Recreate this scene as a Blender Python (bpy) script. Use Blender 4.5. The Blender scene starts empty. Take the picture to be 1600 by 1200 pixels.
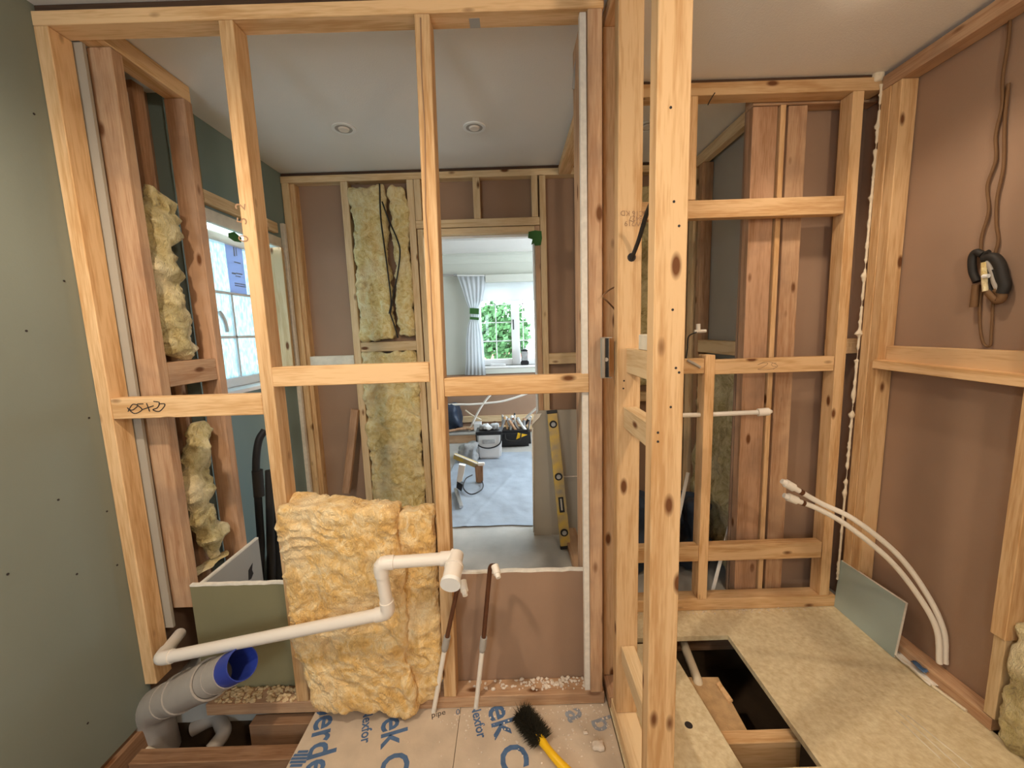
import bpy, bmesh, math, random
from mathutils import Vector, Matrix, noise
random.seed(7)
V = Vector
PI = math.pi
SC = bpy.context.scene
COL = SC.collection

# ------------------------------------------------------------------ camera, world, lights, exposure
FOCAL = 625.0                       # focal length in pixels of the 1600 px wide frame
CAM_Z = 1.345
PITCH, ROLL = math.radians(7.55), math.radians(1.8)
CEIL = 2.32
cr, sr, cp, sp = math.cos(ROLL), math.sin(ROLL), math.cos(PITCH), math.sin(PITCH)
_B = Matrix(((1, 0, 0), (0, 0, 1), (0, -1, 0)))
_P = Matrix(((1, 0, 0), (0, cp, sp), (0, -sp, cp)))
_R = Matrix(((cr, -sr, 0), (sr, cr, 0), (0, 0, 1)))
CAMR = _P @ _B @ _R                 # columns: camera right, down, forward in the room
cam_data = bpy.data.cameras.new('camera')
cam_data.sensor_width = 36.0
cam_data.lens = FOCAL / 1600.0 * 36.0
cam_data.clip_start = 0.02
cam = bpy.data.objects.new('camera', cam_data)
COL.objects.link(cam)
c0, c1, c2 = CAMR.col[0], CAMR.col[1], CAMR.col[2]
M4 = Matrix.Identity(4)
for i in range(3):
    M4[i][0] = c0[i]; M4[i][1] = -c1[i]; M4[i][2] = -c2[i]
M4[0][3], M4[1][3], M4[2][3] = 0, 0, CAM_Z
cam.matrix_world = M4
SC.camera = cam

def P(x, y, X=None, Y=None, Z=None):
    """point of the room seen at photo pixel x, y on the wall, frame or floor plane given"""
    r = CAMR @ V((x - 800, y - 600, FOCAL))
    if Y is not None: t = Y / r.y
    elif X is not None: t = X / r.x
    else: t = (Z - CAM_Z) / r.z
    return V((r.x * t, r.y * t, CAM_Z + r.z * t))

world = bpy.data.worlds.new('overcast_sky'); SC.world = world
world.use_nodes = True
bg = world.node_tree.nodes['Background']
bg.inputs[0].default_value = (0.82, 0.92, 1.0, 1)
bg.inputs[1].default_value = 13.5
SC.view_settings.view_transform = 'Standard'
SC.view_settings.look = 'None'
SC.view_settings.gamma = 1.0
SC.view_settings.use_curve_mapping = False
SC.view_settings.exposure = 0.36
SC.cycles.use_denoising = True
SC.cycles.max_bounces = 8
SC.cycles.diffuse_bounces = 5
SC.cycles.transparent_max_bounces = 8
SC.cycles.sample_clamp_indirect = 6.0
SC.cycles.caustics_reflective = False
SC.cycles.caustics_refractive = False

def lamp(name, loc, power, color, radius=0.04, angle=165, aim=(0, 0, -1)):
    l = bpy.data.lights.new(name, 'SPOT'); l.energy = power; l.color = color
    l.shadow_soft_size = radius; l.spot_size = math.radians(angle); l.spot_blend = 0.6
    o = bpy.data.objects.new(name, l); COL.objects.link(o); o.location = loc
    o.rotation_euler = V(aim).to_track_quat('-Z', 'Y').to_euler()
    return o
WARM = (1.0, 0.81, 0.60)
for i, (lx, ly, pw) in enumerate([(-0.75, 0.35, 56), (1.10, 1.292, 13)]):
    lamp('downlight_lamp', (lx, ly, CEIL - 0.03), pw, WARM, 0.035, 130 if i == 1 else 165)
wl_ = bpy.data.lights.new('work_lamp', 'POINT'); wl_.energy = 29; wl_.color = WARM; wl_.shadow_soft_size = 0.06  # unseen fill light, added to brighten the ceiling
wo_ = bpy.data.objects.new('work_lamp', wl_); COL.objects.link(wo_); wo_.location = (0.75, -0.45, 1.95)
def portal(name, loc, sx, sy, aim):
    l = bpy.data.lights.new(name, 'AREA'); l.shape = 'RECTANGLE'; l.size = sx; l.size_y = sy
    l.cycles.is_portal = True
    o = bpy.data.objects.new(name, l); COL.objects.link(o); o.location = loc
    o.rotation_euler = V(aim).to_track_quat('-Z', 'Y').to_euler()
portal('window_portal', (-0.9, -1.46, 1.45), 0.6, 0.9, (0, 1, 0))
portal('window_portal', (-1.50, 2.05, 1.52), 1.0, 0.95, (1, 0, 0))
portal('window_portal', (2.36, 3.95, 1.5), 1.9, 1.2, (-1, 0, 0))  # portal of the unseen opening added to brighten the far room
portal('window_portal', (0.75, 5.50, 1.40), 2.1, 1.1, (0, -1, 0))

# ------------------------------------------------------------------ materials
def newmat(name):
    m = bpy.data.materials.new(name); m.use_nodes = True
    nt = m.node_tree
    return m, nt, nt.nodes['Principled BSDF'], nt.nodes, nt.links
def plain(name, col, rough=0.7, metal=0.0, var=0.0, vscale=8.0, bump=0.0, bscale=60.0, col2=None, spec=0.3):
    m, nt, b, N, L = newmat(name)
    b.inputs['Base Color'].default_value = (*col, 1)
    b.inputs['Roughness'].default_value = rough
    b.inputs['Metallic'].default_value = metal
    b.inputs['Specular IOR Level'].default_value = spec
    if var > 0 or bump > 0:
        tc = N.new('ShaderNodeTexCoord')
    if var > 0:
        n = N.new('ShaderNodeTexNoise'); n.inputs['Scale'].default_value = vscale; n.inputs['Detail'].default_value = 5
        L.new(tc.outputs['Object'], n.inputs['Vector'])
        r = N.new('ShaderNodeValToRGB')
        c2 = col2 or tuple(c * (1 - var) for c in col)
        r.color_ramp.elements[0].position = 0.3; r.color_ramp.elements[0].color = (*c2, 1)
        r.color_ramp.elements[1].position = 0.7; r.color_ramp.elements[1].color = (*col, 1)
        L.new(n.outputs['Fac'], r.inputs['Fac']); L.new(r.outputs['Color'], b.inputs['Base Color'])
    if bump > 0:
        n2 = N.new('ShaderNodeTexNoise'); n2.inputs['Scale'].default_value = bscale; n2.inputs['Detail'].default_value = 4
        L.new(tc.outputs['Object'], n2.inputs['Vector'])
        bp = N.new('ShaderNodeBump'); bp.inputs['Strength'].default_value = bump; bp.inputs['Distance'].default_value = 0.01
        L.new(n2.outputs['Fac'], bp.inputs['Height']); L.new(bp.outputs['Normal'], b.inputs['Normal'])
    return m
def wood(name, light, dark, knot=(0.16, 0.06, 0.02), knots=0.11, rough=0.75, ring=26.0, stain=0.0):
    """sawn softwood, grain along the local z of each piece"""
    m, nt, b, N, L = newmat(name)
    b.inputs['Roughness'].default_value = rough; b.inputs['Specular IOR Level'].default_value = 0.25
    tc = N.new('ShaderNodeTexCoord'); oi = N.new('ShaderNodeObjectInfo')
    mul = N.new('ShaderNodeVectorMath'); mul.operation = 'MULTIPLY'
    cmb = N.new('ShaderNodeCombineXYZ')
    for k in range(3): L.new(oi.outputs['Random'], cmb.inputs[k])
    L.new(cmb.outputs[0], mul.inputs[0]); mul.inputs[1].default_value = (3.1, 5.7, 37.0)
    add = N.new('ShaderNodeVectorMath'); add.operation = 'ADD'
    L.new(tc.outputs['Object'], add.inputs[0]); L.new(mul.outputs[0], add.inputs[1])
    mp = N.new('ShaderNodeMapping'); mp.inputs['Scale'].default_value = (1, 1, 0.07)
    L.new(add.outputs[0], mp.inputs['Vector'])
    w = N.new('ShaderNodeTexNoise'); w.inputs['Scale'].default_value = ring; w.inputs['Detail'].default_value = 3
    w.inputs['Distortion'].default_value = 0.6
    L.new(mp.outputs[0], w.inputs['Vector'])
    f = N.new('ShaderNodeTexNoise'); f.inputs['Scale'].default_value = 190; f.inputs['Detail'].default_value = 2
    L.new(mp.outputs[0], f.inputs['Vector'])
    mx = N.new('ShaderNodeMix'); mx.data_type = 'FLOAT'; mx.inputs[0].default_value = 0.35
    L.new(w.outputs['Fac'], mx.inputs[2]); L.new(f.outputs['Fac'], mx.inputs[3])
    r = N.new('ShaderNodeValToRGB')
    r.color_ramp.elements[0].position = 0.38; r.color_ramp.elements[0].color = (*dark, 1)
    r.color_ramp.elements[1].position = 0.55; r.color_ramp.elements[1].color = (*light, 1)
    L.new(mx.outputs[0], r.inputs['Fac'])
    mk = N.new('ShaderNodeMapping'); mk.inputs['Scale'].default_value = (1, 1, 0.42)
    L.new(add.outputs[0], mk.inputs['Vector'])
    v = N.new('ShaderNodeTexVoronoi'); v.inputs['Scale'].default_value = 12.0
    L.new(mk.outputs[0], v.inputs['Vector'])
    kr = N.new('ShaderNodeValToRGB'); e = kr.color_ramp.elements
    e[0].position = knots * 0.75; e[0].color = (1, 1, 1, 1); e[1].position = knots * 1.45; e[1].color = (0, 0, 0, 1)
    L.new(v.outputs['Distance'], kr.inputs['Fac'])
    mk2 = N.new('ShaderNodeMix'); mk2.data_type = 'RGBA'
    L.new(kr.outputs['Color'], mk2.inputs[0]); L.new(r.outputs['Color'], mk2.inputs[6]); mk2.inputs[7].default_value = (*knot, 1)
    out = mk2.outputs[2]
    # piece to piece shade
    hs = N.new('ShaderNodeHueSaturation')
    mr = N.new('ShaderNodeMapRange'); mr.inputs['To Min'].default_value = 0.86; mr.inputs['To Max'].default_value = 1.1
    L.new(oi.outputs['Random'], mr.inputs['Value']); L.new(mr.outputs[0], hs.inputs['Value']); L.new(out, hs.inputs['Color'])
    out = hs.outputs['Color']
    if stain > 0:
        s = N.new('ShaderNodeTexNoise'); s.inputs['Scale'].default_value = 7; s.inputs['Detail'].default_value = 6
        L.new(add.outputs[0], s.inputs['Vector'])
        sr_ = N.new('ShaderNodeValToRGB'); sr_.color_ramp.elements[0].position = 0.5; sr_.color_ramp.elements[1].position = 0.75
        sr_.color_ramp.elements[1].color = (stain, stain, stain, 1); sr_.color_ramp.elements[0].color = (0, 0, 0, 1)
        L.new(s.outputs['Fac'], sr_.inputs['Fac'])
        mm = N.new('ShaderNodeMix'); mm.data_type = 'RGBA'
        L.new(sr_.outputs['Color'], mm.inputs[0]); L.new(out, mm.inputs[6]); mm.inputs[7].default_value = (0.30, 0.19, 0.13, 1)
        out = mm.outputs[2]
    L.new(out, b.inputs['Base Color'])
    bp = N.new('ShaderNodeBump'); bp.inputs['Strength'].default_value = 0.25; bp.inputs['Distance'].default_value = 0.004
    L.new(mx.outputs[0], bp.inputs['Height']); L.new(bp.outputs['Normal'], b.inputs['Normal'])
    return m
def wool(name, light, mid, dark):
    m, nt, b, N, L = newmat(name)
    b.inputs['Roughness'].default_value = 1.0; b.inputs['Specular IOR Level'].default_value = 0.05
    b.inputs['Sheen Weight'].default_value = 0.2
    tc = N.new('ShaderNodeTexCoord')
    n = N.new('ShaderNodeTexNoise'); n.inputs['Scale'].default_value = 17; n.inputs['Detail'].default_value = 9
    n.inputs['Roughness'].default_value = 0.65; n.inputs['Distortion'].default_value = 1.4
    L.new(tc.outputs['Object'], n.inputs['Vector'])
    r = N.new('ShaderNodeValToRGB'); e = r.color_ramp.elements
    e[0].position = 0.30; e[0].color = (*dark, 1); e[1].position = 0.66; e[1].color = (*light, 1)
    k = e.new(0.47); k.color = (*mid, 1)
    L.new(n.outputs['Fac'], r.inputs['Fac'])
    n3 = N.new('ShaderNodeTexNoise'); n3.inputs['Scale'].default_value = 5.5; n3.inputs['Detail'].default_value = 4
    L.new(tc.outputs['Object'], n3.inputs['Vector'])
    r3 = N.new('ShaderNodeValToRGB'); r3.color_ramp.elements[0].position = 0.48; r3.color_ramp.elements[1].position = 0.72
    r3.color_ramp.elements[0].color = (0, 0, 0, 1); r3.color_ramp.elements[1].color = (0.6, 0.6, 0.6, 1)
    L.new(n3.outputs['Fac'], r3.inputs['Fac'])
    mx = N.new('ShaderNodeMix'); mx.data_type = 'RGBA'; mx.inputs[7].default_value = (0.93, 0.82, 0.60, 1)
    L.new(r3.outputs['Color'], mx.inputs[0]); L.new(r.outputs['Color'], mx.inputs[6]); L.new(mx.outputs[2], b.inputs['Base Color'])
    mp = N.new('ShaderNodeMapping'); mp.inputs['Scale'].default_value = (1, 1, 0.5); mp.inputs['Rotation'].default_value = (0.3, 0.4, 0.6)
    L.new(tc.outputs['Object'], mp.inputs['Vector'])
    n2 = N.new('ShaderNodeTexNoise'); n2.inputs['Scale'].default_value = 70; n2.inputs['Detail'].default_value = 6; n2.inputs['Distortion'].default_value = 2.5
    L.new(mp.outputs[0], n2.inputs['Vector'])
    bp = N.new('ShaderNodeBump'); bp.inputs['Strength'].default_value = 0.8; bp.inputs['Distance'].default_value = 0.012
    L.new(n2.outputs['Fac'], bp.inputs['Height']); L.new(bp.outputs['Normal'], b.inputs['Normal'])
    return m
def glass(name, tint, rough_trans=None):
    m = bpy.data.materials.new(name); m.use_nodes = True
    N, L = m.node_tree.nodes, m.node_tree.links
    N.clear()
    o = N.new('ShaderNodeOutputMaterial'); t = N.new('ShaderNodeBsdfTransparent'); t.inputs[0].default_value = (*tint, 1)
    g = N.new('ShaderNodeBsdfGlossy'); g.inputs['Roughness'].default_value = 0.03
    fr = N.new('ShaderNodeFresnel'); fr.inputs[0].default_value = 1.35
    mx = N.new('ShaderNodeMixShader')
    L.new(fr.outputs[0], mx.inputs[0]); L.new(t.outputs[0], mx.inputs[1]); L.new(g.outputs[0], mx.inputs[2])
    last = mx
    if rough_trans:
        tr = N.new('ShaderNodeBsdfTranslucent')
        tc = N.new('ShaderNodeTexCoord'); mp = N.new('ShaderNodeMapping'); mp.inputs['Scale'].default_value = (1, 1, 0.35)
        n = N.new('ShaderNodeTexNoise'); n.inputs['Scale'].default_value = 75; n.inputs['Detail'].default_value = 3
        L.new(tc.outputs['Object'], mp.inputs[0]); L.new(mp.outputs[0], n.inputs['Vector'])
        r = N.new('ShaderNodeValToRGB')
        r.color_ramp.elements[0].position = 0.35; r.color_ramp.elements[0].color = (0.21, 0.275, 0.29, 1)
        r.color_ramp.elements[1].position = 0.65; r.color_ramp.elements[1].color = (0.40, 0.48, 0.50, 1)
        L.new(n.outputs['Fac'], r.inputs[0]); L.new(r.outputs[0], tr.inputs[0])
        m2 = N.new('ShaderNodeMixShader'); m2.inputs[0].default_value = rough_trans
        L.new(mx.outputs[0], m2.inputs[1]); L.new(tr.outputs[0], m2.inputs[2]); last = m2
    L.new(last.outputs[0], o.inputs[0])
    return m
def fabric(name, col, trans=0.5):
    m, nt, b, N, L = newmat(name)
    b.inputs['Base Color'].default_value = (*col, 1); b.inputs['Roughness'].default_value = 0.9
    tr = N.new('ShaderNodeBsdfTranslucent'); tr.inputs[0].default_value = (*col, 1)
    mx = N.new('ShaderNodeMixShader'); mx.inputs[0].default_value = trans
    o = N['Material Output']
    L.new(b.outputs[0], mx.inputs[1]); L.new(tr.outputs[0], mx.inputs[2]); L.new(mx.outputs[0], o.inputs[0])
    return m

M = {}
M['pine'] = wood('fresh_pine', (0.74, 0.495, 0.27), (0.56, 0.32, 0.14))
M['pine_old'] = wood('aged_pine', (0.60, 0.385, 0.235), (0.44, 0.24, 0.13), stain=0.55)
M['pine_red'] = wood('reddish_pine', (0.52, 0.315, 0.195), (0.37, 0.20, 0.105), stain=0.6)
M['pine_pale'] = wood('pale_pine', (0.74, 0.56, 0.34), (0.60, 0.41, 0.22))
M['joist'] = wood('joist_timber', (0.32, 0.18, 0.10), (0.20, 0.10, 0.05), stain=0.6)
M['dark_packer'] = wood('dark_packing_timber', (0.09, 0.05, 0.03), (0.05, 0.03, 0.02))  # near-black colour painting the shade in the gaps above the plates
M['rough_white'] = plain('dusty_white_timber', (0.78, 0.72, 0.60), 0.9, var=0.2, vscale=20)
M['paper_brown'] = plain('brown_board_paper', (0.365, 0.235, 0.160), 0.9, var=0.14, vscale=3, bump=0.05, bscale=200)
M['paper_grey'] = plain('grey_board_paper', (0.40, 0.36, 0.30), 0.9, var=0.08, vscale=4)
M['paper_pale'] = plain('pale_grey_board', (0.40, 0.385, 0.36), 0.9, var=0.08, vscale=4)
M['paper_olive'] = plain('olive_board_paper', (0.235, 0.215, 0.125), 0.9, var=0.1, vscale=4)
M['mr_board'] = plain('green_moisture_board', (0.225, 0.25, 0.215), 0.85, var=0.06, vscale=3, bump=0.04, bscale=250)
M['teal_board'] = plain('teal_moisture_board', (0.235, 0.315, 0.305), 0.85, var=0.08, vscale=3)
M['mr_offcut'] = plain('blue_green_board', (0.44, 0.53, 0.50), 0.85, var=0.1, vscale=5)
M['gypsum'] = plain('gypsum_edge', (0.85, 0.80, 0.72), 0.9, var=0.15, vscale=60)
M['ceiling'] = plain('ceiling_paint', (0.82, 0.80, 0.77), 0.9, var=0.05, vscale=2, bump=0.12, bscale=180)
M['white_wall'] = plain('white_wall_paint', (0.62, 0.64, 0.58), 0.9, var=0.04, vscale=3)
M['white_gloss'] = plain('white_plastic_frame', (0.85, 0.86, 0.86), 0.35, spec=0.5)
M['chip'] = plain('chipboard', (0.78, 0.68, 0.47), 0.8, var=0.20, vscale=55, bump=0.18, bscale=120, col2=(0.62, 0.50, 0.30))
M['chip_film'] = plain('film_faced_chipboard', (0.62, 0.51, 0.40), 0.62, var=0.16, vscale=14, bump=0.12, bscale=50)
M['screed'] = plain('pale_dusty_floor', (0.50, 0.485, 0.455), 0.8, var=0.25, vscale=5, bump=0.05, bscale=40)
M['soil'] = plain('subfloor_dirt', (0.10, 0.065, 0.04), 1.0, var=0.5, vscale=7, bump=0.6, bscale=14)
M['black'] = plain('black_plastic', (0.02, 0.02, 0.022), 0.5)
M['rubber'] = plain('black_cable_sheath', (0.025, 0.022, 0.02), 0.6)
M['brown_cable'] = plain('old_brown_cable', (0.17, 0.09, 0.04), 0.7)
M['grey_cable'] = plain('grey_cable_sheath', (0.40, 0.36, 0.32), 0.7)
M['pvc'] = plain('white_waste_plastic', (0.80, 0.74, 0.68), 0.4, spec=0.5)
M['pvc_warm'] = plain('cream_plastic_pipe', (0.76, 0.67, 0.52), 0.45, spec=0.4)
M['pushfit'] = plain('white_push_fit', (0.84, 0.79, 0.72), 0.4, spec=0.5)
M['soilpipe'] = plain('grey_soil_pipe', (0.42, 0.38, 0.345), 0.55, var=0.12, vscale=12)
M['blue_seal'] = plain('blue_seal_plastic', (0.030, 0.055, 0.34), 0.4, spec=0.5)
M['copper_old'] = plain('tarnished_copper', (0.15, 0.065, 0.035), 0.45, metal=0.5)
M['grey_fit'] = plain('grey_coupling', (0.38, 0.36, 0.34), 0.5)
M['blue_print'] = plain('blue_board_print', (0.095, 0.175, 0.34), 0.7, var=0.3, vscale=40)
M['faint_print'] = plain('worn_blue_print', (0.33, 0.36, 0.42), 0.7, var=0.3, vscale=40)
M['ink'] = plain('black_marker_ink', (0.03, 0.025, 0.025), 0.7)
M['ink_faint'] = plain('faded_stamp_ink', (0.33, 0.20, 0.12), 0.8)
M['foam'] = plain('expanding_foam', (0.80, 0.70, 0.55), 0.9, var=0.15, vscale=30, bump=0.3, bscale=60)
M['crumb'] = plain('plaster_crumbs', (0.82, 0.72, 0.62), 0.9, var=0.2, vscale=50)
M['steel'] = plain('galvanised_steel', (0.62, 0.62, 0.62), 0.3, metal=0.9)
M['yellow'] = plain('yellow_plastic', (0.85, 0.50, 0.01), 0.4, spec=0.5)
M['yellow_worn'] = plain('scuffed_yellow_metal', (0.60, 0.40, 0.06), 0.6, var=0.6, vscale=14, col2=(0.30, 0.26, 0.20))
M['bristle'] = plain('black_bristle', (0.03, 0.025, 0.015), 0.8)
M['green'] = plain('green_tape', (0.04, 0.13, 0.03), 0.7)
M['glass'] = glass('clear_pane', (0.95, 0.98, 0.98))
M['frosted'] = glass('frosted_pane', (0.40, 0.52, 0.56), 0.8)
M['curtain'] = fabric('sheer_white_curtain', (0.82, 0.85, 0.88), 0.55)
M['blind'] = fabric('white_roller_blind', (0.85, 0.88, 0.9), 0.5)
M['label_paper'] = fabric('lilac_window_label', (0.62, 0.62, 0.80), 0.75)
M['sheet_blue'] = plain('grey_blue_dust_sheet', (0.36, 0.41, 0.48), 0.9, var=0.18, vscale=5, bump=0.3, bscale=18)
M['navy'] = plain('navy_plastic_sheet', (0.03, 0.045, 0.075), 0.45)
M['tool_grey'] = plain('grey_tool_metal', (0.45, 0.46, 0.47), 0.5, var=0.4, vscale=30)
M['bag_white'] = plain('white_canvas_bag', (0.68, 0.69, 0.70), 0.8)
M['leaf'] = plain('garden_leaf', (0.065, 0.16, 0.055), 0.8, var=0.4, vscale=6)
M['bark'] = plain('tree_bark', (0.15, 0.10, 0.07), 0.9)
M['fence_red'] = plain('red_brown_fence', (0.40, 0.16, 0.12), 0.9)
M['render_white'] = plain('white_render', (0.7, 0.7, 0.7), 0.9)
M['slate'] = plain('slate_roof', (0.16, 0.20, 0.24), 0.8)
M['lawn'] = plain('garden_ground', (0.32, 0.33, 0.28), 0.95, var=0.3, vscale=2)
M['wool'] = wool('yellow_glass_wool', (0.90, 0.71, 0.42), (0.78, 0.50, 0.19), (0.56, 0.31, 0.09))
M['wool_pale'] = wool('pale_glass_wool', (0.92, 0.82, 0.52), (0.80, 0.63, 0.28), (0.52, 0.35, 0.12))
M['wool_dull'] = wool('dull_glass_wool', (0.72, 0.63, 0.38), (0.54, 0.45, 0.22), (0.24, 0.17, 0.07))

# ------------------------------------------------------------------ builders
def tag(o, label=None, cat=None, group=None, kind=None):
    if label: o['label'] = label
    if cat: o['category'] = cat
    if group: o['group'] = group
    if kind: o['kind'] = kind
    return o
def thing(name, label, cat, loc=(0, 0, 0), group=None, kind=None):
    o = bpy.data.objects.new(name, None); COL.objects.link(o); o.location = loc; o.empty_display_size = 0.05
    return tag(o, label, cat, group, kind)
def world_of(o):
    m = Matrix.LocRotScale(o.location, o.rotation_euler, o.scale)
    return world_of(o.parent) @ o.matrix_parent_inverse @ m if o.parent else m
def link(name, me, mat, parent, loc, rot=None):
    o = bpy.data.objects.new(name, me); COL.objects.link(o)
    if mat: me.materials.append(M[mat])
    o.location = V(loc)
    if rot is not None: o.rotation_euler = rot.to_euler()
    if parent:
        o.parent = parent
        o.matrix_parent_inverse = world_of(parent).inverted()
    return o
def mesh(name, verts, faces, mat, parent=None, smooth=False, origin=None):
    vs = [V(v) for v in verts]
    if origin is None:
        origin = sum(vs, V((0, 0, 0))) / len(vs)
    origin = V(origin)
    if parent is not None and parent.type == 'MESH':
        pass
    me = bpy.data.meshes.new(name)
    me.from_pydata([tuple(v - origin) for v in vs], [], faces); me.update()
    if smooth:
        for p in me.polygons: p.use_smooth = True
        me.set_sharp_from_angle(angle=math.radians(50))
    return link(name, me, mat, parent, origin)
def from_bm(name, bm, mat, parent, origin, smooth=False, rot=None):
    me = bpy.data.meshes.new(name); bm.to_mesh(me); bm.free()
    if smooth:
        for p in me.polygons: p.use_smooth = True
    return link(name, me, mat, parent, origin, rot)
def boxbm(sx, sy, sz, bev=0.0):
    bm = bmesh.new(); bmesh.ops.create_cube(bm, size=1.0)
    bmesh.ops.scale(bm, vec=(sx, sy, sz), verts=bm.verts)
    if bev > 0:
        bmesh.ops.bevel(bm, geom=list(bm.edges), offset=bev, segments=1, affect='EDGES')
    return bm
def beam(name, a, b, w, d, mat, parent=None, xdir=(1, 0, 0), bev=0.002):
    """timber from a to b (centre line), w wide along xdir, d deep; local z is the grain"""
    a, b = V(a), V(b); z = (b - a).normalized(); x = V(xdir); x = (x - z * x.dot(z)).normalized(); y = z.cross(x)
    rot = Matrix((x, y, z)).transposed()
    return from_bm(name, boxbm(w, d, (b - a).length, bev), mat, parent, (a + b) / 2, rot=rot)
def timber(name, lo, hi, mat, parent=None, axis=None, bev=0.002):
    lo, hi = V(lo), V(hi); s = hi - lo; c = (lo + hi) / 2
    if axis is None: axis = max(range(3), key=lambda i: s[i])
    if axis == 2: return beam(name, (c.x, c.y, lo.z), (c.x, c.y, hi.z), s.x, s.y, mat, parent, (1, 0, 0), bev)
    if axis == 0: return beam(name, (lo.x, c.y, c.z), (hi.x, c.y, c.z), s.y, s.z, mat, parent, (0, 1, 0), bev)
    return beam(name, (c.x, lo.y, c.z), (c.x, hi.y, c.z), s.x, s.z, mat, parent, (1, 0, 0), bev)
def box(name, lo, hi, mat, parent=None, bev=0.0):
    lo, hi = V(lo), V(hi); s = hi - lo
    return from_bm(name, boxbm(s.x, s.y, s.z, bev), mat, parent, (lo + hi) / 2)
def prism(name, poly, z0, z1, mat, parent=None, axis='z'):
    n = len(poly)
    def pt(p, h):
        return (p[0], p[1], h) if axis == 'z' else ((p[0], h, p[1]) if axis == 'y' else (h, p[0], p[1]))
    vs = [pt(p, z0) for p in poly] + [pt(p, z1) for p in poly]
    fs = [tuple(range(n))[::-1], tuple(range(n, 2 * n))] + [(i, (i + 1) % n, n + (i + 1) % n, n + i) for i in range(n)]
    o = mesh(name, vs, fs, mat, parent)
    bm = bmesh.new(); bm.from_mesh(o.data); bmesh.ops.recalc_face_normals(bm, faces=bm.faces); bm.to_mesh(o.data); bm.free()
    return o
def holed(name, plane, at, thick, outer, holes, mat, parent=None):
    """wall slab with rectangular holes; plane 'x' -> (y,z) rects, 'y' -> (x,z) rects"""
    us = sorted({outer[0], outer[1]} | {h[0] for h in holes} | {h[1] for h in holes})
    ws = sorted({outer[2], outer[3]} | {h[2] for h in holes} | {h[3] for h in holes})
    bm = bmesh.new()
    solid = {}
    for i in range(len(us) - 1):
        for j in range(len(ws) - 1):
            cu, cw = (us[i] + us[i + 1]) / 2, (ws[j] + ws[j + 1]) / 2
            solid[i, j] = not any(h[0] < cu < h[1] and h[2] < cw < h[3] for h in holes)
    def pt(u, w, t): return (t, u, w) if plane == 'x' else (u, t, w)
    vs, fs = [], []
    def quad(*p):
        k = len(vs); vs.extend(p); fs.append((k, k + 1, k + 2, k + 3))
    for (i, j), s in solid.items():
        if not s: continue
        u0, u1, w0, w1 = us[i], us[i + 1], ws[j], ws[j + 1]
        for t in (at, at + thick): quad(pt(u0, w0, t), pt(u1, w0, t), pt(u1, w1, t), pt(u0, w1, t))
        for di, dj, e in ((-1, 0, (u0, w0, u0, w1)), (1, 0, (u1, w0, u1, w1)), (0, -1, (u0, w0, u1, w0)), (0, 1, (u0, w1, u1, w1))):
            if not solid.get((i + di, j + dj), False):
                quad(pt(e[0], e[1], at), pt(e[2], e[3], at), pt(e[2], e[3], at + thick), pt(e[0], e[1], at + thick))
    o = mesh(name, vs, fs, mat, parent)
    b2 = bmesh.new(); b2.from_mesh(o.data); bmesh.ops.remove_doubles(b2, verts=b2.verts, dist=1e-5)
    bmesh.ops.recalc_face_normals(b2, faces=b2.faces); b2.to_mesh(o.data); b2.free()
    return o
def fillet(pts, r, n=6):
    pts = [V(p) for p in pts]; out = [pts[0]]
    for i in range(1, len(pts) - 1):
        a, b, c = pts[i - 1], pts[i], pts[i + 1]
        d1, d2 = (a - b), (c - b); rr = min(r, d1.length * .49, d2.length * .49)
        p1, p2 = b + d1.normalized() * rr, b + d2.normalized() * rr
        for k in range(n + 1):
            t = k / n; out.append(p1 * (1 - t) ** 2 + b * 2 * t * (1 - t) + p2 * t * t)
    out.append(pts[-1]); return out
def spline(pts, n=8):
    pts = [V(p) for p in pts]; out = []
    q = [pts[0] * 2 - pts[1]] + pts + [pts[-1] * 2 - pts[-2]]
    for i in range(1, len(q) - 2):
        a, b, c, d = q[i - 1], q[i], q[i + 1], q[i + 2]
        for k in range(n):
            t = k / n
            out.append(0.5 * ((2 * b) + (c - a) * t + (2 * a - 5 * b + 4 * c - d) * t * t + (3 * b - a - 3 * c + d) * t ** 3))
    out.append(pts[-1]); return out
def tubedata(pts, r, n=10, caps=True):
    pts = [V(p) for p in pts]; vs, fs = [], []
    prev = None
    for i, p in enumerate(pts):
        t = (pts[min(i + 1, len(pts) - 1)] - pts[max(i - 1, 0)]).normalized()
        if prev is None:
            u = t.orthogonal().normalized()
        else:
            u = (prev - t * prev.dot(t)).normalized()
        prev = u; w = t.cross(u)
        rr = r[i] if isinstance(r, (list, tuple)) else r
        for k in range(n):
            a = 2 * PI * k / n; vs.append(p + u * math.cos(a) * rr + w * math.sin(a) * rr)
    for i in range(len(pts) - 1):
        for k in range(n):
            fs.append((i * n + k, i * n + (k + 1) % n, (i + 1) * n + (k + 1) % n, (i + 1) * n + k))
    if caps:
        fs.append(tuple(range(n))[::-1]); fs.append(tuple(range((len(pts) - 1) * n, len(pts) * n)))
    return vs, fs
def tube(name, pts, r, mat, parent=None, n=10, caps=True):
    vs, fs = tubedata(pts, r, n, caps)
    o = mesh(name, vs, fs, mat, parent, smooth=True)
    for p in o.data.polygons:
        if len(p.vertices) > 4: p.use_smooth = False
    return o
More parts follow.
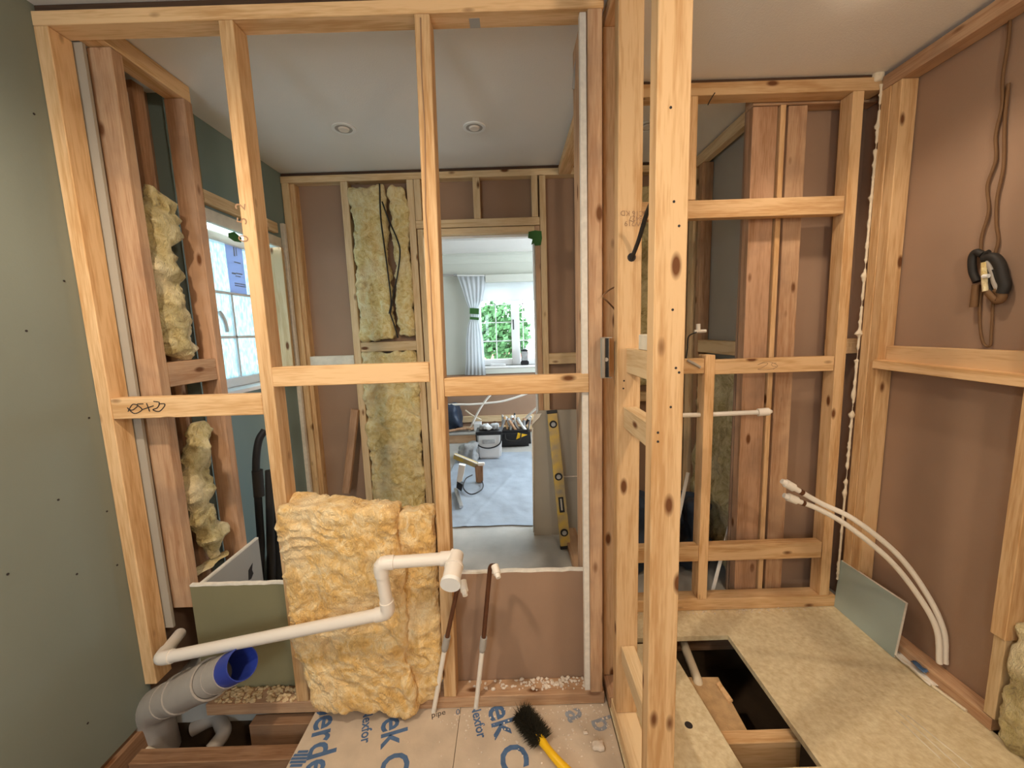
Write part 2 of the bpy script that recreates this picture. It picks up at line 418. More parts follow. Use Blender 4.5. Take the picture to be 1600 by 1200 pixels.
def hollow(name, a, b, r, t, mat, parent=None, n=28, inset=None):
    """open-ended pipe with wall thickness"""
    a, b = V(a), V(b); z = (b - a).normalized(); u = z.orthogonal().normalized(); w = z.cross(u)
    vs, fs = [], []
    for c, rr in ((a, r), (b, r), (b, r - t), (a, r - t)):
        for k in range(n):
            g = 2 * PI * k / n; vs.append(c + u * math.cos(g) * rr + w * math.sin(g) * rr)
    for ring in range(4):
        nx = (ring + 1) % 4
        for k in range(n): fs.append((ring * n + k, ring * n + (k + 1) % n, nx * n + (k + 1) % n, nx * n + k))
    o = mesh(name, vs, fs, mat, parent, smooth=True)
    return o
def text(name, body, size, org, xd, yd, mat, parent=None, sx=1.0, lift=0.0007, bold=0.0):
    cu = bpy.data.curves.new(name, 'FONT'); cu.body = body; cu.size = size; cu.resolution_u = 3; cu.offset = bold * size
    t = bpy.data.objects.new(name, cu); COL.objects.link(t)
    dg = bpy.context.evaluated_depsgraph_get()
    me = bpy.data.meshes.new_from_object(t.evaluated_get(dg)); bpy.data.objects.remove(t); bpy.data.curves.remove(cu)
    me.name = name; me.materials.clear()
    xd, yd = V(xd).normalized(), V(yd).normalized(); zd = xd.cross(yd)
    for v in me.vertices:
        c = v.co.copy(); v.co = xd * c.x * sx + yd * c.y
    return link(name, me, mat, parent, V(org) + zd * lift)
def stroke(name, pts, r, mat, parent=None):
    return tube(name, pts, r, mat, parent, n=5)
def lumpy_block(name, lo, hi, mat, parent=None, res=0.014, amp=0.02, freq=9.0, seed=0, ragged=0.02, shape=None, rnd=0.35, fine=0.0):
    """torn slab of mineral wool: a box grid, rounded, then pushed about by noise"""
    lo, hi = V(lo), V(hi); s = hi - lo; c = (lo + hi) / 2
    nx, ny, nz = [max(2, int(v / res)) for v in s]
    ids, vs, fs = {}, [], []
    def vid(i, j, k):
        key = (i, j, k)
        if key not in ids:
            ids[key] = len(vs); vs.append(V((lo.x + s.x * i / nx, lo.y + s.y * j / ny, lo.z + s.z * k / nz)))
        return ids[key]
    for i in range(nx):
        for k in range(nz):
            for j in (0, ny):
                q = (vid(i, j, k), vid(i + 1, j, k), vid(i + 1, j, k + 1), vid(i, j, k + 1)); fs.append(q if j == 0 else q[::-1])
    for j in range(ny):
        for k in range(nz):
            for i in (0, nx):
                q = (vid(i, j, k), vid(i, j, k + 1), vid(i, j + 1, k + 1), vid(i, j + 1, k)); fs.append(q if i == 0 else q[::-1])
    for i in range(nx):
        for j in range(ny):
            for k in (0, nz):
                q = (vid(i, j, k), vid(i, j + 1, k), vid(i + 1, j + 1, k), vid(i + 1, j, k)); fs.append(q if k == 0 else q[::-1])
    off = V((seed * 3.7, seed * 1.3, seed * 7.1)); half = s / 2
    R = min(half) * rnd
    out = []
    for v in vs:
        d = v - c
        inn = V([max(-half[a] + R, min(half[a] - R, d[a])) for a in range(3)])
        e = d - inn
        n = e.normalized() if e.length > 1e-6 else V((0, 0, 0))
        p = c + inn + n * R
        q = p * freq + off
        nv = n if n.length > 0 else V((0, -1, 0))
        a = noise.fractal(q, 0.9, 2.0, 5) + 0.8 * abs(noise.noise(q * 0.7)) - 0.3
        if fine:                                   # fibrous ridges, combed and torn
            wq = q * 0.5 + V((noise.noise(q * 0.6), noise.noise(q * 0.6 + V((5, 5, 5))), noise.noise(q * 0.6 + V((2, 8, 1))))) * 1.6
            a += fine / amp * (1 - 2.2 * abs(noise.noise(wq * 2.2))) + fine * 0.55 / amp * (1 - 2 * abs(noise.noise(wq * 5.5))) + fine * 0.35 / amp * noise.noise(q * 9)
        p = p + nv * amp * a
        p = p + V((noise.noise(q * 0.8 + V((9, 0, 0))), noise.noise(q * 0.9 + V((0, 9, 0))) * 0.5, noise.noise(q * 0.8 + V((0, 0, 9))))) * ragged
        if shape: p = shape(p)
        out.append(p)
    return mesh(name, out, fs, mat, parent, smooth=True)
def lumpy_roll(name, pts, rx, ry, mat, parent=None, seed=0, amp=0.25, n=18, seg=7, freq=14):
    """sagging twist of mineral wool along a path, rx across X/Y plane, ry in depth"""
    path = spline(pts, seg); m = len(path); vs, fs = [], []
    for i, p in enumerate(path):
        t = i / (m - 1)
        f = min(1, (0.35 + 5 * t)) * min(1, (0.35 + 5 * (1 - t)))
        kx = rx(t) if callable(rx) else rx
        ky = ry(t) if callable(ry) else ry
        for k in range(n):
            a = 2 * PI * k / n
            d = V((math.cos(a) * ky, math.sin(a) * kx, 0)) * f
            q = (p + d) * freq + V((seed, seed * 2, 0))
            vs.append(p + d * (1 + amp * 2 * noise.fractal(q, 0.9, 2, 4)))
    for i in range(m - 1):
        for k in range(n): fs.append((i * n + k, i * n + (k + 1) % n, (i + 1) * n + (k + 1) % n, (i + 1) * n + k))
    fs.append(tuple(range(n))[::-1]); fs.append(tuple(range((m - 1) * n, m * n)))
    return mesh(name, vs, fs, mat, parent, smooth=True)
def cyl(name, a, b, r, mat, parent=None, n=20):
    return tube(name, [V(a), V(b)], r, mat, parent, n=n)

# ================================================================== THE SETTING
LW, RWX = -1.345, 1.585             # faces of the left and right wall boards
FY, BY, RY = 1.28, 2.53, 1.74       # front faces of the three stud frames
FARY = 5.25
# ---- ceilings and ground
tag(box('ceiling', (-2.7, -1.45, CEIL), (2.4, 5.6, CEIL + 0.12), 'ceiling'), 'off-white stippled ceiling over all the rooms', None, None, 'structure')
g = tag(box('floor_subfloor', (-1.5, -1.4, -0.45), (1.75, 1.95, -0.40), 'soil'), 'dark dirt below the open floor joists', None, None, 'structure')
tag(prism('floor_back', [(-1.5, 1.352), (0.39, 1.352), (0.39, 1.811), (1.75, 1.811), (1.75, 2.62), (-1.5, 2.62)], -0.10, -0.001, 'screed'), 'pale dusty floor of the back room', None, None, 'structure')
tag(box('floor_far', (-2.6, 2.62, -0.10), (2.3, 5.4, -0.001), 'screed'), 'pale floor of the far room', None, None, 'structure')
tag(prism('wall_subfloor', [(-1.5, 1.36), (0.42, 1.36), (0.42, 1.83), (1.75, 1.83), (1.75, 1.9), (0.35, 1.9), (0.35, 1.42), (-1.5, 1.42)], -0.42, -0.10, 'soil'), 'dark footing wall below the stud frames', None, None, 'structure')
# ---- outer walls
wl = tag(box('wall_left', (LW - 0.02, -1.4, 0.012), (LW, 1.30, CEIL), 'mr_board'), 'grey-green plasterboard wall on the left with screw heads', None, None, 'structure')
for (x, y) in [(41, 517), (100, 439), (139, 653), (120, 897), (167, 799), (91, 781), (183, 883), (53, 178), (137, 1150 - 20), (12, 897)]:
    p = P(x, y, X=LW)
    bm = bmesh.new(); bmesh.ops.create_circle(bm, cap_ends=True, segments=10, radius=0.0032)
    bmesh.ops.rotate(bm, cent=(0, 0, 0), matrix=Matrix.Rotation(PI / 2, 3, 'Y'), verts=bm.verts)
    bmesh.ops.solidify(bm, geom=bm.faces[:], thickness=0.002)
    from_bm('screw_head', bm, 'ink', wl, p + V((0.001, 0, 0)))
tag(box('wall_left_outer', (-1.62, -1.4, -0.45), (LW - 0.06, 1.72, CEIL), 'paper_brown'), 'brown-grey outer leaf behind the boxed-in studs', None, None, 'structure')
tag(holed('wall_behind', 'y', -1.45, 0.05, (-1.6, 1.8, -0.45, CEIL), [(-1.20, -0.60, 1.0, 1.9)], 'white_wall'), 'pale wall behind the viewer', None, None, 'structure')
wr = tag(box('wall_right', (RWX, -1.4, -0.45), (RWX + 0.05, 2.62, CEIL), 'paper_brown'), 'brown paper-faced plasterboard on the right wall', None, None, 'structure')
w3 = thing('window_3', 'plain white framed window behind the viewer', None, (-0.9, -1.42, 1.0), kind='structure')
for lo, hi in (((-1.20, -1.45, 1.0), (-0.60, -1.41, 1.05)), ((-1.20, -1.45, 1.85), (-0.60, -1.41, 1.90)), ((-1.20, -1.45, 1.051), (-1.15, -1.41, 1.849)), ((-0.65, -1.45, 1.051), (-0.60, -1.41, 1.849))):
    box('frame', lo, hi, 'white_gloss', w3, 0.003)
box('pane', (-1.15, -1.434, 1.05), (-0.65, -1.43, 1.85), 'glass', w3)
# teal wall with the side window (window opening hy0..hy1, hz0..hz1)
HY0, HY1, HZ0, HZ1 = 1.70, 2.455, 1.10, 1.925
wt = tag(holed('wall_left_window', 'x', LW - 0.155, 0.155, (1.72, 2.62, 0.0, CEIL), [(1.80, HY1, HZ0, HZ1)], 'teal_board'),
         'teal plasterboard wall around the frosted window', None, None, 'structure')
seam = P(303, 190, X=LW)
box('board_joint', (LW, seam.y - 0.002, HZ1), (LW + 0.002, seam.y + 0.002, CEIL), 'paper_olive', wt)
for lo, hi in (((LW - 0.012, 1.80, HZ1 - 0.05), (LW + 0.012, HY1, HZ1 + 0.005)),):
    timber('head_lining', lo, hi, 'rough_white', wt)
timber('lintel_lath', (LW, 1.84, HZ1 + 0.02), (LW + 0.03, 2.40, HZ1 + 0.075), 'pine_pale', wt)
timber('side_lining', (LW - 0.068, HY1 - 0.024, 1.106), (LW + 0.02, HY1 - 0.001, HZ1 - 0.052), 'pine_pale', wt)
timber('side_trim', (LW - 0.01, HY1 + 0.024, 0.2), (LW + 0.022, HY1 + 0.05, 2.02), 'gypsum', wt)
box('sill_board', (LW - 0.15, 1.80, 1.085), (LW + 0.03, HY1, 1.105), 'white_gloss', wt, 0.003)
# ---- side window
WX = LW - 0.10
w1 = thing('window_1', 'white framed frosted window with glazing bars in the teal wall', None, (WX, 2.12, HZ0), kind='structure')
wy0, wy1, wz0, wz1 = 1.802, HY1 - 0.002, HZ0 + 0.006, HZ1 - 0.055
fw_ = 0.045
for lo, hi in (((WX - 0.03, wy0, wz0), (WX + 0.03, wy1, wz0 + fw_)), ((WX - 0.03, wy0, wz1 - fw_), (WX + 0.03, wy1, wz1)),
               ((WX - 0.03, wy0, wz0), (WX + 0.03, wy0 + 0.03, wz1)), ((WX - 0.03, wy1 - fw_, wz0), (WX + 0.03, wy1, wz1))):
    box('frame', lo, hi, 'white_gloss', w1, 0.004)
yb = P(366, 520, X=WX).y
for zz in (P(345, 457, X=WX).z, P(350, 527, X=WX).z):
    box('glazing_bar', (WX - 0.006, wy0 + 0.03, zz - 0.007), (WX + 0.012, wy1 - fw_, zz + 0.007), 'white_gloss', w1, 0.002)
box('glazing_bar', (WX - 0.006, yb - 0.007, wz0 + fw_), (WX + 0.012, yb + 0.007, P(345, 457, X=WX).z), 'white_gloss', w1, 0.002)
box('pane', (WX - 0.004, wy0 + 0.02, wz0 + 0.03), (WX, wy1 - 0.03, wz1 - 0.03), 'frosted', w1)
hp = [P(342, 487, X=WX + 0.045), P(347, 494, X=WX + 0.055), P(352, 505, X=WX + 0.055), P(355, 519, X=WX + 0.055)]
tube('handle', spline(hp), [0.011] * 16 + [0.010] * 8 + [0.008], 'white_gloss', w1, n=8)
la, lb = P(350, 372, X=WX + 0.014), P(386, 460, X=WX + 0.014)
lab = box('window_label', (WX + 0.013, la.y, lb.z), (WX + 0.0145, lb.y, la.z - 0.03), 'label_paper')
tag(lab, 'lilac paper label stuck on the frosted window', 'label')
lsty = dict(xd=(0, 1, 0), yd=(0, 0, 1))
for k, (fx, fz, w, h) in enumerate([(0.45, 0.80, 0.010, 0.06), (0.60, 0.82, 0.006, 0.05), (0.42, 0.66, 0.05, 0.006), (0.2, 0.40, 0.03, 0.008), (0.45, 0.42, 0.05, 0.006), (0.4, 0.36, 0.04, 0.005), (0.3, 0.2, 0.09, 0.005), (0.3, 0.15, 0.09, 0.005)]):
    yy = la.y + (lb.y - la.y) * fx; zz = lb.z + (la.z - 0.03 - lb.z) * fz
    box('print_mark', (WX + 0.0145, yy, zz), (WX + 0.0152, yy + w, zz + h), 'faint_print', lab)
gt = P(357, 372, X=LW - 0.01); gt2 = P(377, 376, X=LW - 0.01)
tag(mesh('green_tape', [P(356, 364, X=LW + .013), P(366, 362, X=LW + .013), P(378, 372, X=LW + .013), P(377, 379, X=LW + .013), P(366, 377, X=LW + .013), P(357, 371, X=LW + .013),
     P(356, 364, X=LW + .016), P(366, 362, X=LW + .016), P(378, 372, X=LW + .016), P(377, 379, X=LW + .016), P(366, 377, X=LW + .016), P(357, 371, X=LW + .016)],
     [(0, 1, 2, 3, 4, 5), (11, 10, 9, 8, 7, 6)] + [(i, (i + 1) % 6, 6 + (i + 1) % 6, 6 + i) for i in range(6)], 'green'),
     'scrap of green tape on the window head', 'tape')

# ---- back wall board with the doorway, and far room
DX0, DX1, DZ = -0.51, 0.168, 1.962
DOOR = (-0.548, 0.20, 0.0, 1.975)
tag(holed('wall_back', 'y', BY + 0.067, 0.025, (-1.5, 1.62, 0.0, CEIL), [DOOR], 'paper_brown'), 'brown paper-faced board behind the back stud frame', None, None, 'structure')
WIN = (P(741, 440, Y=FARY).x, 1.75, P(760, 572, Y=FARY).z, P(760, 440, Y=FARY).z)
wf = tag(holed('wall_far', 'y', FARY, 0.28, (-2.6, 2.3, -0.1, CEIL), [WIN], 'white_wall'), 'cream far wall around the garden window', None, None, 'structure')
lowz = P(770, 584, Y=FARY).z
box('bare_lower_board', (-2.5, FARY - 0.02, 0.0), (2.2, FARY - 0.001, lowz), 'paper_brown', wf)
timber('batten', (-2.5, FARY - 0.05, 0.16), (2.2, FARY - 0.021, 0.24), 'pine_pale', wf)
timber('batten', (-2.5, FARY - 0.05, 0.04), (2.2, FARY - 0.021, 0.10), 'pine_pale', wf)
tag(box('wall_far_left', (-2.65, 2.62, -0.1), (-2.5, 5.5, CEIL), 'white_wall'), 'cream left wall of the far room', None, None, 'structure')
tag(holed('wall_far_right', 'x', 2.2, 0.15, (2.62, 5.53, -0.1, CEIL), [(3.0, 4.9, 0.9, 2.1)], 'white_wall'), 'cream right wall of the far room', None, None, 'structure')  # out-of-view window opening added to bring more daylight into the far room
tag(box('wall_back_far_side', (-2.6, 2.60, 0), (-1.45, 2.64, CEIL), 'white_wall'), 'cream near wall of the far room, left part', None, None, 'structure')
tag(box('wall_back_far_side_right', (1.6, 2.60, 0), (2.3, 2.64, CEIL), 'white_wall'), 'cream near wall of the far room, right part', None, None, 'structure')
# coving
pr = [(FARY, CEIL), (FARY, CEIL - 0.10)] + [(FARY - 0.10 + 0.10 * math.cos(a) , CEIL - 0.10 + 0.10 * math.sin(a)) for a in [math.radians(d) for d in (0, 0)]]
cv = [(FARY - 0.001, CEIL - 0.001), (FARY - 0.001, CEIL - 0.11), (FARY - 0.012, CEIL - 0.11), (FARY - 0.03, CEIL - 0.065), (FARY - 0.065, CEIL - 0.03), (FARY - 0.11, CEIL - 0.012), (FARY - 0.11, CEIL - 0.001)]
tag(prism('trim_1', cv, -2.5, 2.2, 'white_wall', axis='x'), 'white ceiling coving above the garden window', None, None, 'structure')
# ---- garden window
w2 = thing('window_2', 'white framed garden window with glazing bars in the far room', None, (0.5, FARY + 0.1, WIN[2]), kind='structure')
GY = FARY + 0.12
x0, x1, z0, z1 = WIN
for lo, hi in (((x0, GY - 0.03, z0), (x1, GY + 0.03, z0 + 0.08)), ((x0, GY - 0.03, z1 - 0.06), (x1, GY + 0.03, z1)), ((x0, GY - 0.03, z0), (x0 + 0.06, GY + 0.03, z1)), ((x1 - 0.06, GY - 0.03, z0), (x1, GY + 0.03, z1))):
    box('frame', lo, hi, 'white_gloss', w2, 0.004)
mxa, mxb = P(799, 520, Y=GY).x, P(812, 520, Y=GY).x
for a_, b_ in ((mxa, mxb), (mxa + 0.62, mxb + 0.62)):
    box('mullion', (a_, GY - 0.035, z0), (b_, GY + 0.035, z1), 'white_gloss', w2, 0.004)
for zz in (P(775, 476, Y=GY).z, P(775, 504, Y=GY).z, P(775, 533, Y=GY).z):
    box('glazing_bar', (x0 + 0.06, GY - 0.008, zz - 0.006), (x1 - 0.06, GY + 0.012, zz + 0.006), 'white_gloss', w2, 0.001)
vx = P(775, 510, Y=GY).x
for q in (vx, vx - 0.27, vx + 0.36, vx + 0.62, vx + 0.95):
    box('glazing_bar', (q - 0.006, GY - 0.008, z0 + 0.08), (q + 0.006, GY + 0.012, z1 - 0.06), 'white_gloss', w2, 0.001)
box('pane', (x0 + 0.04, GY - 0.003, z0 + 0.05), (x1 - 0.04, GY, z1 - 0.04), 'glass', w2)
hh = P(802, 503, Y=GY - 0.05)
tube('handle', [hh + V((0, 0, 0.03)), hh, hh + V((0.0, -0.02, -0.01)), hh + V((0, -0.02, -0.10))], 0.008, 'black', w2, n=8)
box('sill', (x0 - 0.05, FARY - 0.06, z0 - 0.03), (x1 + 0.05, GY - 0.03, z0), 'white_gloss', w2, 0.006)
box('sill_front', (x0 - 0.05, FARY - 0.05, lowz + 0.005), (x1 + 0.05, FARY - 0.012, z0 - 0.032), 'white_wall', w2, 0.004)
bz = P(775, 470, Y=FARY).z
bl = tag(box('roller_blind', (x0 + 0.02, FARY - 0.03, bz), (x1, FARY - 0.028, P(780, 441, Y=FARY).z), 'blind'), 'white roller blind pulled part way down the garden window', 'blind')
cyl('bottom_bar', (x0 + 0.02, FARY - 0.029, bz), (x1, FARY - 0.029, bz), 0.006, 'white_gloss', bl, n=8)
pm = tag(box('window_pelmet', (P(758, 430, Y=FARY - 0.08).x, FARY - 0.10, P(780, 441, Y=FARY - .08).z), (x1 + 0.2, FARY - 0.001, P(780, 429, Y=FARY - .08).z), 'white_wall', None, 0.004), 'white pelmet box above the roller blind', 'pelmet')

# ---- floor sheets of the front room
def sheet(label, poly, mat, name='floor_sheet'):
    o = prism(name, poly, -0.022, 0.0, mat)
    return tag(o, label, 'floor sheet')
sx = -0.222
fs1 = sheet('left pale chipboard floor sheet printed with large blue letters', [(-0.775, -0.9), (sx - 0.001, -0.9), (sx - 0.001, 1.352), (-0.748, 1.352)], 'chip_film')
fs2 = sheet('dusty printed chipboard floor sheet beneath the yellow brush', [(sx + 0.001, -0.9), (0.308, -0.9), (0.308, 1.352), (sx + 0.001, 1.352)], 'chip_film')
fs3 = sheet('narrow chipboard strip with a drilled hole beside the floor opening', [(0.312, -0.9), (0.668, -0.9), (0.668, 1.05), (0.630, 1.55), (0.42, 1.55), (0.312, 1.40)], 'chip')
fs4 = sheet('broad bare chipboard floor sheet on the right with a cut-out', [(0.68, 1.052), (0.68, -0.9), (1.535, -0.9), (1.535, 1.81), (0.42, 1.81), (0.42, 1.583), (0.908, 1.583), (0.908, 1.052)], 'chip')
hpt = P(1076, 1133, Z=0)
bm = bmesh.new(); bmesh.ops.create_circle(bm, cap_ends=True, segments=14, radius=0.013); bmesh.ops.solidify(bm, geom=bm.faces[:], thickness=0.0008)
from_bm('drilled_hole', bm, 'ink', fs3, hpt + V((0, 0, 0.0006)))
for a, b in (((1400, 1110), (1500, 1200)), ((1418, 1118), (1520, 1200)), ((1408, 1128), (1470, 1186))):
    stroke('scratch', [P(*a, Z=0.0), P(*b, Z=0.0)], 0.0022, 'rough_white', fs4)
XD, YD = (0.28, -0.96, 0), (0.96, 0.28, 0)      # the print runs towards the camera, a little askew
def fprint(body, size, org, sheet_o, mat='blue_print', sx=0.92, name='printed_word', bold=0.02):
    text(name, body, size, (org[0], org[1], 0.0), XD, YD, mat, sheet_o, sx, bold=bold)
fprint('berdek', 0.122, (-0.752, 1.315), fs1)
fprint('Nexfor', 0.047, (-0.575, 1.285), fs1)
fprint('ek C', 0.122, (-0.495, 1.245), fs1, sx=0.86)
fprint('Nexfor', 0.047, (-0.187, 1.290), fs2)
fprint('ek C', 0.122, (-0.125, 1.278), fs2, sx=0.98)
fprint('a', 0.115, (0.150, 1.255), fs2, 'faint_print')
fprint('b', 0.105, (0.235, 1.22), fs2, 'faint_print')
lg = P(468, 1186, Z=0.0)
for k in range(5):
    t0 = -0.024 + k * 0.0105; wv = math.sqrt(max(0, 0.028 ** 2 - (t0 + 0.004) ** 2))
    mesh('printed_logo', [lg + V((-wv, t0, 0.0008)), lg + V((wv, t0, 0.0008)), lg + V((wv * 0.96, t0 + 0.0085, 0.0008)), lg + V((-wv * 0.96, t0 + 0.0085, 0.0008))], [(0, 1, 2, 3)], 'blue_print', fs1)
text('handwriting', 'pipe', 0.03, P(674, 1122, Z=0), (1, 0.25, 0), (-0.25, 1, 0), 'ink', fs1)
text('handwriting', '0', 0.03, P(712, 1117, Z=0), (1, 0.1, 0), (-.1, 1, 0), 'blue_print', fs1)

# ================================================================== STUD FRAMES
D = 0.066
# ---- partition facing the camera
f1 = thing('stud_frame', 'open softwood stud frame facing the camera, left of the bare post, with three noggins', 'stud frame', (-0.5, FY + D / 2, 0))
tpl = timber('top_plate', (LW, FY, 2.258), (0.298, FY + D, 2.296), 'pine', f1)
timber('packer', (LW, FY + 0.012, 2.2965), (0.298, FY + D, 2.3195), 'dark_packer', f1)  # dark strip painted as the shaded gap between plate and ceiling
beam('stud', (LW + 0.022, FY + D / 2, 0.135), (LW + 0.022, FY + D / 2, 2.257), 0.042, D, 'pine', f1)
bst = beam('stud', (-0.789, FY + D / 2, 0.046), (-0.791, FY + D / 2, 2.257), 0.042, D, 'pine', f1)
cst = beam('stud', (-0.258, FY + D / 2, 0.046), (-0.226, FY + D / 2, 2.257), 0.044, D, 'pine', f1)
beam('stud', (0.270, FY + D / 2, 0.046), (0.272, FY + D / 2, 2.257), 0.042, D, 'pine_old', f1)
timber('bottom_plate', (-1.14, FY, 0.001), (0.298, FY + D + 0.004, 0.045), 'pine_old', f1)
n1 = timber('noggin', (LW + 0.044, FY + 0.001, 1.100), (-0.812, FY + 0.042, 1.168), 'pine', f1)
n2 = timber('noggin', (-0.769, FY - 0.001, 1.190), (-0.265, FY + 0.042, 1.253), 'pine', f1)
n3 = timber('noggin', (-0.219, FY + 0.002, 1.140), (0.249, FY + 0.042, 1.200), 'pine', f1)
# shrinkage crack along the middle stud
pts = [P(x, y, Y=FY - 0.0003) for x, y in ((657, 28), (659, 120), (664, 200), (665, 330), (672, 420), (676, 520), (681, 590), (684, 640))]
stroke('shrinkage_crack', pts, 0.0022, 'ink_faint', cst)
# builder's scrawl on the left noggin (upside down figures)
def scribble(pxs, Yp, parent, r=0.0016, mat='ink'):
    stroke('marker_scrawl', spline([P(x, y, Y=Yp) for x, y in pxs], 5), r, mat, parent)
scribble([(200, 643), (207, 632), (215, 634), (206, 641), (199, 637), (210, 646), (222, 640), (214, 632), (224, 631)], FY + 0.0005, n1)
scribble([(222, 640), (240, 634)], FY + 0.0005, n1)
scribble([(229, 630), (234, 643)], FY + 0.0005, n1)
scribble([(240, 627), (249, 629), (246, 637), (239, 640), (248, 643), (256, 636), (257, 631), (248, 631)], FY + 0.0005, n1)
for k, (ch, yy) in enumerate((('2', 330), ('5', 352), ('0', 380))):
    text('pencil_figure', ch, 0.045, P(383 + k * 2.4, yy, Y=FY), (0.2, 0, 1), (-1, 0, 0.2), 'ink_faint', bst)
box('metal_nail_plate', (P(735, 48, Y=FY + D).x, FY + 0.025, 2.2565), (P(751, 48, Y=FY + D).x, FY + D - 0.004, 2.2578), 'grey_fit', tpl)

# ---- low boards fixed on the far side of that frame
def board(name, label, lo, hi, mat, edge_mat='gypsum', parent=None):
    lo, hi = V(lo), V(hi)
    t = thing(name, label, 'plasterboard', ((lo.x + hi.x) / 2, (lo.y + hi.y) / 2, lo.z))
    box('panel', lo, (hi.x, hi.y, hi.z - 0.006), mat, t)
    n = 18; vs, fs = [], []
    for i in range(n + 1):                     # torn white top edge
        x = lo.x + (hi.x - lo.x) * i / n; dz = 0.004 * noise.noise(V((x * 23, lo.y, 2.0)))
        vs += [(x, lo.y - 0.0008, hi.z - 0.007 + dz), (x, hi.y + 0.0008, hi.z - 0.007 + dz), (x, hi.y + 0.0008, hi.z + dz), (x, lo.y - 0.0008, hi.z + dz)]
    for i in range(n):
        for k in range(4): fs.append((i * 4 + k, i * 4 + (k + 1) % 4, i * 4 + 4 + (k + 1) % 4, i * 4 + 4 + k))
    fs += [(0, 1, 2, 3), (n * 4 + 3, n * 4 + 2, n * 4 + 1, n * 4)]
    mesh('broken_edge', vs, fs, edge_mat, t)
    return t
board('cut_plasterboard', 'olive-backed plasterboard cut low, behind the grey soil pipe', (-1.195, FY + D + 0.005, 0.02), (-0.752, FY + D + 0.018, 0.466), 'paper_olive')
board('cut_plasterboard', 'brown-backed plasterboard cut low, behind the two capped pipes', (-0.262, FY + D + 0.005, 0.0), (0.246, FY + D + 0.018, 0.482), 'paper_brown')

# ---- boxed-in studs at the left
f2 = thing('stud_frame', 'short boxed-in stud frame at the left, stuffed with dull wool', 'stud frame', (-1.25, 1.52, 0))
timber('stud', (-1.288, 1.372, 0.362), (-1.213, 1.412, 2.258), 'pine_old', f2)
timber('stud', (-1.285, 1.648, 0.04), (-1.208, 1.688, 2.258), 'pine_red', f2)
timber('top_plate', (-1.285, 1.349, 2.260), (-1.212, 1.69, 2.318), 'pine', f2)
timber('noggin', (-1.286, 1.413, 1.185), (-1.214, 1.647, 1.272), 'pine_old', f2)
timber('stud', (LW - 0.055, 1.60, 0.02), (LW - 0.01, 1.65, 2.30), 'pine_red', f2)
box('board_strip', (LW + 0.001, FY + D + 0.004, 0.30), (-1.277, FY + D + 0.014, 2.258), 'paper_grey', f2)
box('board_strip', (-1.300, 1.4125, 0.45), (-1.289, 1.50, 2.20), 'paper_grey', f2)
t = thing('cut_plasterboard', 'pale plasterboard cut low with a ragged hole, below the boxed-in wool', 'plasterboard', (-1.20, 1.53, 0))
box('panel', (-1.207, 1.372, 0.0), (-1.195, 1.745, 0.430), 'paper_pale', t)
box('broken_edge', (-1.2075, 1.372, 0.430), (-1.1945, 1.745, 0.437), 'gypsum', t)
hp = P(391, 893, X=-1.195)
mesh('ragged_hole', [hp + V((0.0008, a, b)) for a, b in ((-.018, -.03), (0, -.035), (.018, -.02), (.012, 0.0), (.022, .03), (.0, .02), (-.012, .012))], [(0, 1, 2, 3, 4, 5, 6)], 'ink', t)

# ---- back frame with the door opening
f3 = thing('stud_frame', 'pale stud frame of the back wall around the doorway, under the downlights', 'stud frame', (-0.3, BY + D / 2, 0))
def bstud(xa, xb, z0, z1, mat='pine_pale', y0=BY): return timber('stud', (xa, y0, z0), (xb, y0 + D, z1), mat, f3)
timber('top_plate', (LW, BY, 2.262), (1.10, BY + D, 2.300), 'pine_pale', f3)
timber('packer', (LW, BY + 0.01, 2.3005), (1.10, BY + D, 2.3195), 'dark_packer', f3)  # shade of the gap over the back plate, put in as dark colour
bstud(LW + 0.004, LW + 0.046, 0.045, 2.261); bstud(LW + 0.048, LW + 0.075, 0.045, 2.261, 'pine', BY + 0.012)
bstud(-0.990, -0.947, 0.045, 2.261)
bstud(-0.594, -0.553, 0.045, 2.261); bstud(-0.5505, -0.512, 2.025, 2.261)
bstud(-0.198, -0.157, 2.025, 2.261)
bstud(0.153, 0.190, 2.025, 2.261); bstud(0.2005, 0.238, 0.045, 2.261)
bstud(0.42, 0.465, 0.045, 2.261); bstud(1.066, 1.10, 0.045, 2.261)
timber('noggin', (0.466, BY + 0.004, 0.87), (1.065, BY + 0.05, 0.93), 'pine_pale', f3)
timber('header', (-0.552, BY, 1.978), (0.199, BY + D, 2.024), 'pine_pale', f3)
timber('noggin', (-0.946, BY + 0.004, 1.243), (-0.595, BY + D, 1.302), 'pine_pale', f3)
timber('noggin', (LW + 0.076, BY - 0.004, 1.160), (-0.991, BY + 0.05, 1.224), 'rough_white', f3)
timber('noggin', (0.2385, BY + 0.004, 1.128), (0.4195, BY + 0.05, 1.196), 'pine_pale', f3)
timber('bottom_plate', (LW, BY, 0.0), (-0.552, BY + D, 0.044), 'pine_old', f3)
timber('bottom_plate', (0.20, BY, 0.0), (1.10, BY + D, 0.044), 'pine_old', f3)
